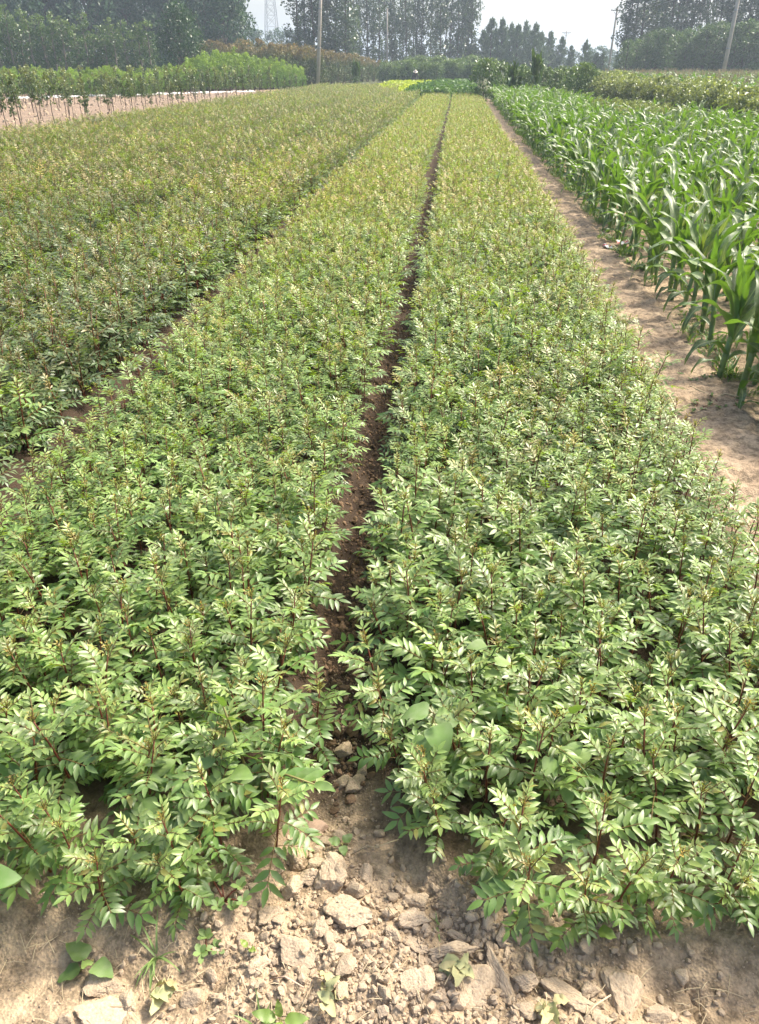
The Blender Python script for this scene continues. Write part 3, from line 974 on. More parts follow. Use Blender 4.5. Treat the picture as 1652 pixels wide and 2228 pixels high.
o = obj('wood_scrap', clod_mesh('wood_scrap', 610, 3, 0.05, 'wood_bit'), None, (-0.272, 1.315, gz(-0.272, 1.315) + 0.012), (0, 0.1, 0.5), (0.032, 0.020, 0.022))
tag(o, 'pinkish brown scrap of wood or brick in the main furrow', 'wood scrap')

taken = [(c[1], c[2], max(c[3], c[4]) * .5) for c in named]
cnt = 0; tries = 0
rng = random.Random(33)
while cnt < 268 and tries < 6000:
    tries += 1
    q = rng.random()
    if q < 0.62:
        x, y = rng.gauss(-0.06, 0.20), rng.gauss(0.98, 0.09)
    elif q < 0.75:
        x, y = rng.gauss(0.22, 0.14), rng.gauss(0.93, 0.05)
    elif q < 0.85:
        x, y = rng.uniform(-0.85, 0.75), rng.uniform(0.78, 1.05)
    else:
        x, y = rng.gauss(-0.23, 0.05), rng.uniform(1.15, 2.3)
    if y < 0.74 or y > front_y(np.array([x]))[0] + 0.05 and abs(x + 0.24) > 0.13:
        continue
    s = 0.014 + 0.034 * rng.random() ** 2.2
    if any(math.hypot(x - a, y - b) < r * 0.75 + s * 0.45 for a, b, r in taken):
        continue
    taken.append((x, y, s * .5))
    if y > 1.35:
        me = rng.choice(moist_clods); lab = 'brown clod crumbled along the bottom of the main furrow'; grp = 'brown clods in the main furrow'
    elif x < -0.42:
        me = rng.choice(small_clods); lab = 'small pale clod scattered on the smooth headland by the dried crust slab'; grp = 'clods by the crust slab'
    elif x > 0.22:
        me = rng.choice(small_clods); lab = 'small pale clod on the headland between the slabs and the ground crack'; grp = 'clods by the ground crack'
    elif y > 1.08:
        me = rng.choice(small_clods); lab = 'small pale clod in the mouth of the furrow behind the heap'; grp = 'clods in the furrow mouth'
    else:
        me = rng.choice(small_clods); lab = 'small pale clod packed among larger ones in the heap'; grp = 'small clods of the heap'
    o = obj('clod', me, None, (x, y, gz(x, y) + s * 0.10), (rng.uniform(-.5, .5), rng.uniform(-.5, .5), rng.uniform(0, 6.28)), (s * .5 * rng.uniform(.9, 1.2), s * .55, s * .6))
    tag(o, lab, 'clod', grp)
    cnt += 1

def crumb_points(n, fx, fy, s0, s1):
    x = fx(n); y = fy(n)
    s = s0 + (s1 - s0) * nrg.random(n) ** 2.5
    return np.c_[x, y, ground_z(x, y) + s * 0.1], s
sets = [crumb_points(3900, lambda n: nrg.normal(-0.03, 0.25, n), lambda n: nrg.normal(0.96, 0.11, n), .003, .013),
        crumb_points(3400, lambda n: nrg.uniform(-1.0, 1.0, n), lambda n: nrg.uniform(0.72, 1.15, n), .0012, .005),
        crumb_points(1500, lambda n: nrg.normal(-0.22, 0.06, n), lambda n: nrg.uniform(1.15, 2.0, n), .002, .007),
        crumb_points(5200, lambda n: nrg.uniform(1.12, 2.1, n), lambda n: 1.2 + nrg.random(n) ** 1.5 * 9, .002, .007)]
P_ = np.concatenate([a for a, b in sets]); S_ = np.concatenate([b for a, b in sets])
scatter('soil_crumbs', crumbs, P_, nrg.uniform(0, 6.28, (len(P_), 3)), S_, nrg.integers(0, 6, len(P_)), 'fine crumbs of dry earth strewn between the clods', 'soil crumbs')
sets = [crumb_points(3200, lambda n: nrg.normal(-0.31, 0.07, n), lambda n: 1.45 + nrg.random(n) * 3.4, .004, .016),
        crumb_points(1100, lambda n: nrg.normal(-0.31, 0.06, n), lambda n: 4.9 + nrg.random(n) * 9, .006, .020),
        crumb_points(700, lambda n: nrg.normal(-1.78, 0.06, n), lambda n: 2.5 + nrg.random(n) * 9, .006, .020)]
P_ = np.concatenate([a for a, b in sets]); S_ = np.concatenate([b for a, b in sets])
scatter('furrow_crumbs', moist_crumbs, P_, nrg.uniform(0, 6.28, (len(P_), 3)), S_, nrg.integers(0, 4, len(P_)), 'brown crumbled earth along the bottoms of the furrows', 'soil crumbs')

# dry straw bits on the path and the headland
mb = MB()
for k in range(1500):
    q = rnd.random()
    if q < 0.88:
        y = 1.5 + rnd.random() ** 1.4 * 13; x = rnd.uniform(1.15, 1.75)
    else:
        y = rnd.uniform(0.76, 1.0); x = rnd.uniform(-0.9, 0.8)
    a = rnd.uniform(0, 6.28); L = rnd.uniform(.02, .07)
    zz = gz(x, y) + (0.016 if x > 1 else 0.006)
    mb.tube([(x - L * math.cos(a) * .5, y - L * math.sin(a) * .5, zz), (x, y, zz + rnd.uniform(0.002, .008)), (x + L * math.cos(a) * .5, y + L * math.sin(a) * .5, zz)], [.0009, .0011, .0007], 3, 0, 0, False)
tag(obj('straw_bits', mb.mesh('straw_bits', [M['straw']])), 'bits of dry straw strewn over the path and headland', 'straw', None, 'stuff')

def twig(name, label, pts, r, mat):
    mb = MB()
    mb.tube([(x, y, gz(x, y) + z) for x, y, z in pts], [r * (1 - .4 * i / len(pts)) for i in range(len(pts))], 5)
    return tag(obj(name, mb.mesh(name, [M[mat]])), label, 'twig')
twig('twig', 'thin pale crooked twig lying across the main furrow mouth', [(-.175, 1.215, .012), (-.14, 1.235, .02), (-.115, 1.238, .022), (-.085, 1.262, .025), (-.065, 1.272, .02)], .0022, 'straw')
twig('straw_stalk', 'straight dry straw on the headland beside the long low slab', [(.325, .885, .01), (.35, .91, .025), (.385, .935, .03)], .0022, 'straw')
twig('straw_stalk', 'short dry straw among the crumbs, behind the rounded pale clod', [(-.075, 1.075, .02), (-.06, 1.045, .03)], .002, 'straw')
twig('twig', 'grey curved twig on the lower edge of the heap', [(-.30, .905, .012), (-.27, .90, .02), (-.23, .885, .012)], .002, 'wood_bit')
twig('runner', 'long pale runner lying across the path at the maize edge', [(1.40, 4.55, .03), (1.46, 4.42, .02), (1.52, 4.33, .02), (1.58, 4.36, .03), (1.66, 4.33, .03), (1.74, 4.28, .03)], .005, 'straw')

# ================================================================== WEEDS NEAR THE VIEWER
WD = [M['weed'], M['weed_stem']]
WP = [M['weed_pale'], M['weed_stem']]
def ovate(t):
    return (math.sin(math.pi * min(1, t ** 0.7)) ** 0.8) if 0 < t < 1 else 0
def heart(t):
    return (math.sin(math.pi * t ** 0.52) ** 0.72) if 0 < t < 1 else 0
def lanceolate(t):
    return math.sin(math.pi * t ** 0.8) if 0 < t < 1 else 0

def weed(name, label, x, y, leaves, stem, mats, z0=None, group=None):
    """leaves: (height, azimuth deg, elevation deg, length, width, droop, tone, profile)"""
    z = gz(x, y) if z0 is None else z0
    t = thing(name, label, 'weed', (x, y, z), 0, group)
    mb = MB(); mb.tube([Vector(p) for p in stem], [.0035 * (1 - .5 * i / len(stem)) for i in range(len(stem))], 5)
    obj('stem', mb.mesh('weed_stem', [mats[1]]), t)
    for (h, az, el, L, W, dr, tn, pf) in leaves:
        b = MB()
        k = min(len(stem) - 1, max(0, h)) if isinstance(h, int) else None
        p = Vector(stem[h]) if isinstance(h, int) else Vector(stem[0]).lerp(Vector(stem[-1]), h)
        m = Matrix.Rotation(R(az), 4, 'Z') @ Matrix.Rotation(R(el), 4, 'X') @ Matrix.Rotation(R(rnd.uniform(-15, 15)), 4, 'Y')
        b.tube([m @ Vector((0, 0, 0)), m @ Vector((0, L * .2, 0))], [.0012, .001], 4, 1, 0, False)
        b.blade(m @ Matrix.Translation((0, L * .18, 0)), L, W, 11, 0.22, dr, tn, pf, wave=.002, ph=rnd.random() * 6)
        obj('leaf', b.mesh('weed_leaf', mats), t, p)
    return t

def serrated_spray(label, x, y, H, az, lean, pairs, ll, z0=None, drop=0.0):
    """upright seedling with large ribbed leaflets in opposite pairs on a reddish stalk"""
    z = gz(x, y) if z0 is None else z0
    t = thing('serrated_seedling', label, 'weed', (x, y, z))
    d = Vector((math.sin(R(az)), math.cos(R(az)), 0)) * math.sin(R(lean)) + Vector((0, 0, math.cos(R(lean))))
    top = d * H
    mb = MB()
    if drop: mb.tube([Vector((-.02, .02, -drop)), Vector((0, 0, 0))], [.004, .0036], 6)
    mb.tube([Vector((0, 0, -.02 if not drop else 0)), top * .5 + Vector((0, 0, .01)), top], [.0035, .003, .002], 6)
    obj('stem', mb.mesh('stem', [M['weed_stem']]), t)
    side = d.cross(Vector((0, 0, 1)))
    side = side.normalized() if side.length > .05 else Vector((1, 0, 0))
    face = side.cross(d).normalized()
    def serr(tt):
        return ovate(tt) * (0.93 + 0.09 * ((tt * 13) % 1))
    for k in range(pairs * 2 + 1):
        tt = 0.45 + 0.55 * (k // 2) / pairs
        sg = 1 if k % 2 else -1
        dirv = (d if k == pairs * 2 else (side * sg * 0.9 + d * 0.42)).normalized()
        nrm = (face * (-1 if face.z < 0 else 1) + Vector((0, 0, 1.6 if drop else .5)))
        nrm = (nrm - dirv * nrm.dot(dirv)).normalized()
        xx = dirv.cross(nrm)
        m = Matrix.Identity(4)
        for c_, vv in enumerate((xx, dirv, nrm)):
            for r_ in range(3): m[r_][c_] = vv[r_]
        b = MB()
        b.blade(m, ll * rnd.uniform(.85, 1.05), ll * .40, 26, 0.2, rnd.uniform(.2, .6), rnd.uniform(0, .25), serr, wave=.0012)
        obj('leaflet', b.mesh('ribbed_leaflet', [M['weed']]), t, top * tt)
    return t
serrated_spray('upright seedling with large ribbed bright green leaflets, among seedlings left of the furrow mouth', -0.44, 1.36, .36, 200, 12, 4, .075)
serrated_spray('serrated spray leaning out over the main furrow with star-like hanging leaflets', -0.40, 1.32, .17, 118, 70, 3, .07, gz(-0.40, 1.32) + .12, .13)
serrated_spray('seedling with five narrow ribbed leaflets rising out of the bed beside the path', 0.31, 1.50, .33, 170, 20, 2, .095)

weed('velvetleaf', 'broad heart-leaved pale weed on the furrow edge of the path-side bed', -0.01, 1.46,
     [(0.95, 75, 10, .085, .07, 1.3, .1, heart), (0.9, 200, -5, .08, .07, 1.2, .05, heart), (0.8, 300, 15, .075, .065, 1.0, .1, heart), (0.7, 140, -10, .085, .07, 1.1, .0, heart), (1.0, 250, 40, .035, .035, .6, .6, heart)],
     [(0, 0, 0), (.0, -.03, .12), (.02, -.06, .27)], WP)
weed('broadleaf_weed', 'tall bright weed cut by the edge of the view, with big ribbed leaves', -0.995, 0.925,
     [(0.9, 280, 20, .15, .085, .7, .1, ovate), (0.8, 215, -5, .15, .085, .6, .1, ovate), (0.6, 240, -35, .13, .09, .4, .2, ovate), (0.85, 330, 25, .12, .07, .6, .3, ovate)],
     [(0, 0, 0), (0, 0, .12), (.01, 0, .24)], WD)
weed('broadleaf_weed', 'flat dull green sprout with three round leaves on the smooth headland', -0.72, 0.905,
     [(0.8, 250, 5, .055, .045, .4, .0, heart), (0.8, 60, 15, .065, .045, .5, .1, heart), (1.0, 160, 35, .03, .025, .3, .6, ovate), (0.5, 120, 0, .05, .042, .4, .0, heart)],
     [(0, 0, 0), (.02, .01, .02), (.035, .015, .03)], WP)
def purslane(label, x, y, n, r, seed):
    t = thing('purslane', label, 'weed', (x, y, gz(x, y)))
    rg = random.Random(seed)
    st = MB()
    tips = []
    for k in range(n):
        a = 6.28 * k / n + rg.uniform(-.4, .4); rr = r * rg.uniform(.5, 1)
        p = Vector((rr * math.cos(a), rr * math.sin(a), rg.uniform(.006, .035)))
        st.tube([Vector((0, 0, 0.003)), p * .5 + Vector((0, 0, .008)), p], [.0022, .002, .0016], 5)
        tips.append((p, a))
    obj('stem', st.mesh('purslane_stem', [M['ash_stem']]), t)
    for p, a in tips:
        for q in range(5):
            b = MB()
            m = Matrix.Rotation(a + q * 1.35, 4, 'Z') @ Matrix.Rotation(R(rg.uniform(5, 55)), 4, 'X')
            b.blade(m, rg.uniform(.016, .027), rg.uniform(.011, .015), 5, .12, .2, rg.uniform(0, .35), lambda tt: math.sin(math.pi * tt ** 1.5) ** .6 if 0 < tt < 1 else 0)
            obj('leaf', b.mesh('purslane_leaf', [M['weed_pale']]), t, p)
    return t
purslane('fleshy purslane cushion under the front corner of the bed between the furrows', -0.435, 1.05, 7, .055, 1)
purslane('small flat purslane rosette alone on the bare headland', -0.452, 0.955, 3, .022, 2)
purslane('purslane tuft spreading at the foot of the nearest maize', 1.51, 4.72, 9, .11, 3)
purslane('flat purslane patch on the path below the nearest maize', 1.53, 4.25, 8, .10, 4)
purslane('tiny purslane sprig in the middle of the path', 1.40, 4.20, 5, .06, 5)

weed('tiny_sprout', 'two-leaved yellow-green sprout beside the heap of clods', -0.362, 0.965, [(1.0, 60, 30, .022, .013, .3, .8, ovate), (1.0, 240, 30, .02, .013, .3, .8, ovate)], [(0, 0, 0), (0, 0, .012)], WD)
weed('three_leaf_sprout', 'round-leaved sprout on the furrow floor behind the thin twig', -0.20, 1.245, [(1.0, 80, 15, .03, .024, .3, .1, ovate), (1.0, 200, 10, .03, .022, .3, .1, ovate), (1.0, 320, 15, .03, .024, .3, .1, ovate)], [(0, 0, 0), (0, 0, .014)], WP)
weed('round_leaf_sprout', 'sprout with one round upright leaf below the gap in the path-side bed', 0.365, 1.05, [(1.0, 250, 15, .04, .036, .4, .4, ovate), (0.8, 60, 20, .035, .03, .5, .4, ovate), (1.0, 150, 60, .02, .012, .2, .7, ovate)], [(0, 0, 0), (0, 0, .03)], WD)
weed('bright_sprout', 'bright oval-leaved sprout under the front corner of the path-side bed', 0.25, 1.05, [(1.0, 70, 10, .05, .03, .4, .6, ovate), (1.0, 230, -10, .055, .032, .5, .5, ovate), (1.0, 180, 50, .02, .012, .2, .9, ovate)], [(0, 0, 0), (0, 0, .035)], WD)
weed('cut_off_sprout', 'fresh pointed-leaf sprout at the very bottom of the view', -0.265, 0.822, [(1.0, 90, 25, .05, .024, .4, .5, ovate), (1.0, 270, 20, .05, .024, .4, .5, ovate), (1.0, 20, 60, .035, .016, .2, .7, ovate), (1.0, 180, 35, .03, .016, .2, .7, ovate)], [(0, 0, 0), (0, 0, .025)], WD)

def withered(label, x, y, seed):
    rg = random.Random(seed)
    t = thing('withered_weed', label, 'dry weed', (x, y, gz(x, y) + .01))
    st = MB()
    for k in range(4):
        a = rg.uniform(0, 6.28); L = rg.uniform(.03, .06)
        st.tube([(0, 0, 0), (L * .5 * math.cos(a), L * .5 * math.sin(a), .012), (L * math.cos(a), L * math.sin(a), .006)], [.0012, .001, .0007], 4, 0, 0, False)
    obj('stem', st.mesh('dry_stem', [M['straw']]), t)
    for k in range(6):
        b = MB()
        m = Matrix.Rotation(rg.uniform(0, 6.28), 4, 'Z') @ Matrix.Rotation(R(rg.uniform(0, 60)), 4, 'X') @ Matrix.Rotation(R(rg.uniform(-60, 60)), 4, 'Y')
        b.blade(m, rg.uniform(.03, .05), rg.uniform(.018, .032), 7, .5, rg.uniform(.6, 2.0), rg.random(), ovate, wave=.005, ph=rg.random() * 6)
        obj('leaf', b.mesh('dry_leaf', [M['withered']]), t, (rg.uniform(-.02, .02), rg.uniform(-.02, .02), rg.uniform(0, .02)))
withered('withered yellowish weed crumpled on the bottom edge of the heap', -0.17, 0.875, 1)
withered('curled dry leaf cluster lying on the big flat slab', 0.07, 0.945, 2)
withered('small pale dried leaf on the headland near the grass tuft', -0.52, 0.875, 3)
withered('dry white-green leaf scraps below the grey block', 0.25, 0.885, 4)

def grass_tuft(label, x, y, n, L, seed, spread=1.0):
    rg = random.Random(seed)
    t = thing('grass_tuft', label, 'grass tuft', (x, y, gz(x, y)))
    for k in range(n):
        b = MB()
        m = Matrix.Rotation(rg.uniform(0, 6.28), 4, 'Z') @ Matrix.Rotation(R(90 - spread * rg.uniform(15, 75)), 4, 'X')
        b.blade(m, L * rg.uniform(.5, 1), .005, 6, .3, rg.uniform(.4, 1.6), rg.uniform(0, .5), lambda tt: (1 - tt ** 2) if 0 < tt < 1 else 0)
        obj('blade', b.mesh('grass_blade', [M['weed_pale']]), t, (rg.uniform(-.008, .008), rg.uniform(-.008, .008), 0))
grass_tuft('sprawling grey-green grass tuft on the bare headland below the bed', -0.56, 0.945, 16, .11, 1, 1.1)
grass_tuft('pulled grass tuft with a pale root, lying by the rounded pale clod', 0.035, 1.055, 9, .06, 2, 1.2)
grass_tuft('thin grass blades rising at the bottom of the view', -0.31, 0.825, 7, .09, 3, .5)

def creeper(label, x, y, H, n, seed, tone=.2, size=.055):
    """bindweed twining up through the seedlings with a loose tendril"""
    rg = random.Random(seed)
    t = thing('bindweed', label, 'vine', (x, y, gz(x, y)))
    pts = [Vector((0, 0, 0))]
    for k in range(8):
        pts.append(pts[-1] + Vector((rg.uniform(-.025, .025), rg.uniform(-.025, .025), H / 8)))
    e = pts[-1]; a = rg.uniform(0, 6.28)
    for k in range(5):
        pts.append(e + Vector((math.cos(a) * .035 * (k + 1), math.sin(a) * .035 * (k + 1), .03 * math.sin((k + 1) * .6))))
    st = MB(); st.tube(pts, [.002] * 9 + [.0017, .0015, .0013, .0011, .0009], 5)
    obj('stem', st.mesh('vine_stem', [M['weed_pale']]), t)
    for k in range(n):
        b = MB()
        s = size * rg.uniform(.75, 1.15)
        m = Matrix.Rotation(rg.uniform(0, 6.28), 4, 'Z') @ Matrix.Rotation(R(rg.uniform(-15, 40)), 4, 'X')
        b.tube([m @ Vector((0, 0, 0)), m @ Vector((0, .03, 0))], [.001, .001], 4, 1, 0, False)
        b.blade(m @ Matrix.Translation((0, .028, 0)), s, s * .8, 10, .2, rg.uniform(.2, .9), min(1, tone + rg.uniform(-.1, .4)), heart)
        obj('leaf', b.mesh('heart_leaf', WP), t, pts[3 + (k * 6) // n])
creeper('yellow-green bindweed climbing over the seedlings between the furrows', -0.76, 2.28, .36, 7, 1, .6, .046)
creeper('bindweed with a pale dangling shoot, farther up the bed between the furrows', -0.74, 3.6, .36, 6, 2, .3, .046)
creeper('bindweed with lobed leaves climbing a red stem in the path-side bed', 0.16, 1.62, .34, 6, 3, .3)
creeper('bindweed of large flat leaves low in the front of the path-side bed', 0.33, 1.40, .24, 6, 4, .1, .05)
creeper('bindweed with a looping tendril at the front of the bed between the furrows', -0.52, 1.20, .25, 7, 5, .1, .06)
creeper('bindweed with broad round leaves near the headland edge, bed between the furrows', -0.64, 1.18, .18, 6, 6, .0, .062)

def willow_weed(label, x, y, H, n, seed):
    rg = random.Random(seed)
    t = thing('willow_weed', label, 'weed', (x, y, gz(x, y)))
    for s in range(n):
        dx, dy = rg.uniform(-.09, .09), rg.uniform(-.05, .05); h = H * rg.uniform(.72, 1.0)
        top = Vector((dx * 1.5, dy * 1.5, h))
        st = MB(); st.tube([Vector((dx * .2, dy * .2, 0)), top * .55 + Vector((dx * .1, 0, 0)), top], [.004, .003, .0015], 5)
        sh = obj('shoot', st.mesh('shoot', [M['weed']]), t)
        for k in range(13):
            tt = .35 + .65 * k / 12
            b = MB()
            m = Matrix.Rotation(2.4 * k + s, 4, 'Z') @ Matrix.Rotation(R(20 + 45 * (k > 9) + rg.uniform(-10, 15)), 4, 'X')
            b.blade(m, rg.uniform(.09, .13) * (1.15 - .6 * (tt - .35)), .017, 7, .25, rg.uniform(.5, 1.3), min(1, .15 + .9 * (tt - .35) + rg.uniform(-.1, .2)), lanceolate)
            obj('leaf', b.mesh('narrow_leaf', [M['weed']]), sh, top * tt)
willow_weed('bright yellow-green narrow-leaved weed standing above the path-side bed', 0.33, 4.40, .52, 6, 1)
willow_weed('pale green weed clump farther along the path-side bed', 0.52, 11.4, .55, 5, 2)

def crumpled(label, x, y, s, seed, mats):
    rg = np.random.default_rng(seed)
    mb = MB()
    n = 7
    vs = []
    for j in range(n):
        for i in range(n):
            u, v_ = i / (n - 1) - .5, j / (n - 1) - .5
            vs.append((s * (u + rg.uniform(-.06, .06)), s * .7 * (v_ + rg.uniform(-.06, .06)), s * (0.12 + rg.uniform(0, .28))))
    fs = [(j * n + i, j * n + i + 1, (j + 1) * n + i + 1, (j + 1) * n + i) for j in range(n - 1) for i in range(n - 1)]
    mb.add(vs, fs)
    mb.mi = [1 if (f % 6) in (1, 2) else 0 for f in range(len(fs))]
    o = obj('litter', mb.mesh('wrapper', mats, False), None, (x, y, gz(x, y)), (0, 0, rg.uniform(0, 6)))
    return tag(o, label, 'litter')
crumpled('crumpled red and white wrapper at the foot of the maize, beside the path', 1.60, 8.55, .13, 1, [M['plastic'], M['red']])
crumpled('torn white and red wrapper just inside the maize row', 1.80, 8.75, .16, 2, [M['plastic'], M['red']])

# low weeds along the maize edge of the path
fringe_me = []
for k in range(5):
    rg = random.Random(700 + k); mb = MB()
    for q in range(26):
        m = Matrix.Translation((rg.uniform(-.06, .06), rg.uniform(-.06, .06), 0)) @ Matrix.Rotation(rg.uniform(0, 6.28), 4, 'Z') @ Matrix.Rotation(R(rg.uniform(10, 80)), 4, 'X')
        mb.blade(m, rg.uniform(.04, .12), rg.uniform(.006, .016), 3, .3, rg.uniform(.2, 1.2), rg.random() * .6, lanceolate)
    fringe_me.append(mb.mesh('edge_weed', [M['weed']]))
n = 420
fy_ = 3.2 + nrg.random(n) ** 1.3 * 36
fx_ = 1.70 + np.abs(nrg.normal(0, .10, n)) + 0.05 * np.sin(fy_ * 2)
keep = vnoise(fy_ * 1.2, fx_ * 3, 55) > 0.35
fx_, fy_ = fx_[keep], fy_[keep]; n = len(fx_)
scatter('edge_weeds', fringe_me, np.c_[fx_, fy_, ground_z(fx_, fy_)], np.c_[np.zeros((n, 2)), nrg.uniform(0, 6.28, n)], nrg.uniform(.5, 1.2, n), nrg.integers(0, 5, n), 'low grass and weeds along the foot of the maize edge', 'weeds')

# ================================================================== FAR TREES, SHRUBS, SAPLINGS
def leaf_cloud(rg, cen, rad, per, size, aspect=0.5, tone=None, hang=0.0, shell=0.35):
    """many single leaves spread through clumps: centres (n,3), radii (n,3)"""
    cen = np.repeat(np.asarray(cen, float), per, 0); rad = np.repeat(np.asarray(rad, float), per, 0)
    n = len(cen)
    d = rg.normal(size=(n, 3)); d /= np.linalg.norm(d, axis=1)[:, None]
    r = (shell + (1 - shell) * rg.random(n)) ** 0.6
    p = cen + d * r[:, None] * rad
    ax = rg.normal(size=(n, 3)); ax[:, 2] -= hang; ax /= np.linalg.norm(ax, axis=1)[:, None]
    up = rg.normal(size=(n, 3)) + np.array([0, 0, .8])
    sd_ = np.cross(ax, up); sd_ /= np.maximum(np.linalg.norm(sd_, axis=1), 1e-6)[:, None]
    nr = np.cross(sd_, ax)
    L = size * rg.uniform(.65, 1.25, n)[:, None]
    b = p - ax * L * .5; t = p + ax * L * .5
    l = p - sd_ * L * aspect * .5 + nr * L * .12; q = p + sd_ * L * aspect * .5 + nr * L * .12
    V = np.stack([b, q, t, l], 1).reshape(-1, 3)
    F = np.arange(4 * n).reshape(-1, 4)
    cl = np.repeat(rg.random(n // per), per)
    tn = tone(p, rg) + (cl - .5) * .3 if tone else cl * .65 + rg.random(n) * .35
    return V, F, np.repeat(np.clip(tn, 0, 1), 4)

def cloud_mesh(name, parts, mat):
    V = np.concatenate([a for a, b, c in parts]); T = np.concatenate([c for a, b, c in parts])
    off = 0; F = []
    for a, b, c in parts:
        F.append(b + off); off += len(a)
    me = bpy.data.meshes.new(name)
    fast_mesh(me, V, np.concatenate(F))
    me.materials.append(mat)
    at = me.attributes.new('tone', 'FLOAT', 'POINT'); at.data.foreach_set('value', np.ascontiguousarray(T, np.float32))
    return me

def trunk_mesh(H, r, limbs, mat, seed, lean=.02):
    rg = random.Random(seed)
    mb = MB()
    pts = [Vector((lean * H * rg.uniform(-1, 1) * t, lean * H * rg.uniform(-1, 1) * t, H * t - .1 * (t == 0))) for t in (0, .12, .3, .5, .7, .88, 1)]
    mb.tube(pts, [r * 1.25, r, r * .85, r * .65, r * .45, r * .25, r * .08], 7)
    for (z, ln, el, az) in limbs:
        p = Vector((0, 0, z))
        d = Vector((math.cos(az) * math.cos(el), math.sin(az) * math.cos(el), math.sin(el)))
        mb.tube([p, p + d * ln * .5 + Vector((0, 0, .04 * ln)), p + d * ln + Vector((0, 0, .16 * ln))], [r * .35, r * .22, r * .05], 4, 0, 0, False)
    return mb.mesh('trunk', [mat])

VARS = {}
def kind_poplar(key, H, W, clear, clumps, per, n=4, mat='poplar', size=.24, bark='bark_dark'):
    VARS[key] = []
    for k in range(n):
        rg = np.random.default_rng(hash_(key) + k)
        z = clear + (H - clear) * np.sort(rg.random(clumps))
        w = W * np.sin(np.pi * np.clip(0.16 + 0.80 * (z - clear) / (H - clear), 0, 1)) ** .7
        a = rg.uniform(0, 6.28, clumps); rr = w * np.sqrt(rg.random(clumps)) * .9
        cen = np.c_[rr * np.cos(a), rr * np.sin(a), z]
        rad = np.c_[np.full(clumps, .42), np.full(clumps, .42), np.full(clumps, .62)] * rg.uniform(.6, 1.3, (clumps, 1))
        limbs = [(max(clear * .8, zz - rr_ * 1.1), rr_ * 1.25, R(50), aa) for zz, rr_, aa in zip(z[::2], rr[::2], a[::2])]
        VARS[key].append((trunk_mesh(H, .055 + H * .0022, limbs, M[bark], k + 5), cloud_mesh('crown', [leaf_cloud(rg, cen, rad, per, size, .75)], M[mat])))
def hash_(s):
    return sum(ord(c) * (i + 3) * 131 for i, c in enumerate(s)) % 100000
def kind_broad(key, H, W, clear, clumps, per, n=4, mat='tree_dark', size=.22, aspect=.5, tone=None, hang=.3, bark='bark_dark', top=.5, stems=1, clump_r=None):
    VARS[key] = []
    for k in range(n):
        rg = np.random.default_rng(hash_(key) + k)
        t = rg.random(clumps)
        prof = (np.sin(np.pi * np.clip(t * .9 + .08, 0, 1) ** top)) ** .6
        z = clear + (H * .94 - clear) * t
        a = rg.uniform(0, 6.28, clumps); rr = W * .5 * prof * np.sqrt(rg.uniform(.15, 1, clumps)) * rg.uniform(.7, 1.08, clumps)
        cen = np.c_[rr * np.cos(a), rr * np.sin(a), z]
        cr = clump_r or W * .16
        rad = np.c_[np.full(clumps, cr), np.full(clumps, cr), np.full(clumps, cr * .8)] * rg.uniform(.55, 1.3, (clumps, 1))
        if stems == 1:
            limbs = [(max(.25 * H, zz - rr_ * .7), rr_ * 1.1, R(38), aa) for zz, rr_, aa in zip(z[::2], rr[::2], a[::2])]
            tr = trunk_mesh(H * .92, .012 * H + .03, limbs, M[bark], k + 9)
        else:
            mb = MB()
            for s in range(stems):
                c = cen[(s * 7) % clumps]
                q = rg.uniform(-.12, .12, 2) * W
                mb.tube([(q[0], q[1], -.05), (q[0] * .5 + c[0] * .5, q[1] * .5 + c[1] * .5, c[2] * .55), tuple(c)], [.022, .016, .005], 5)
            tr = mb.mesh('stems', [M[bark]])
        tf = tone and (lambda p, r_, H=H: tone(p[:, 2] / H, r_))
        VARS[key].append((tr, cloud_mesh('crown', [leaf_cloud(rg, cen, rad, per, size, aspect, tf, hang)], M[mat])))
def kind_spire(key, H, W, whorls, n=4):
    """upright ragged conifer: branches swept up in whorls, with spiky sprays"""
    VARS[key] = []
    for k in range(n):
        rg = np.random.default_rng(hash_(key) + k)
        parts = []; limbs = []
        cen = []; rad = []
        for i in range(whorls):
            t = (i + rg.uniform(-.3, .3)) / whorls
            z = .25 + (H - .35) * max(t, 0)
            w = W * .5 * (1 - max(t, 0)) ** .75 + .10
            for j in range(5):
                a = rg.uniform(0, 6.28); ln = w * rg.uniform(.45, 1.15)
                limbs.append((z, ln, R(35), a))
                for s in (.45, .75, 1.0):
                    cen.append((ln * s * math.cos(a), ln * s * math.sin(a), z + ln * s * .75)); rad.append((.13 + .09 * w, .13 + .09 * w, .26))
        for q in range(4):
            a = rg.uniform(0, 6.28); r_ = .0 if q == 0 else rg.uniform(.3, .9)
            for zz in (0, .35, .7):
                cen.append((r_ * math.cos(a), r_ * math.sin(a), H * (1 if q == 0 else rg.uniform(.72, .9)) - zz)); rad.append((.05 + .12 * zz, .05 + .12 * zz, .3))
        parts.append(leaf_cloud(rg, cen, rad, 13, .36, .28, None, -1.6))
        VARS[key].append((trunk_mesh(H, .10 + .006 * H, limbs[::2], M['bark_dark'], k + 3), cloud_mesh('crown', parts, M['conifer'])))

def tip_tone(th, width=.25):
    return lambda h, r_: np.clip((h - th) / width, 0, 1) * r_.uniform(.3, 1.1, len(h)) + r_.uniform(0, .25, len(h))

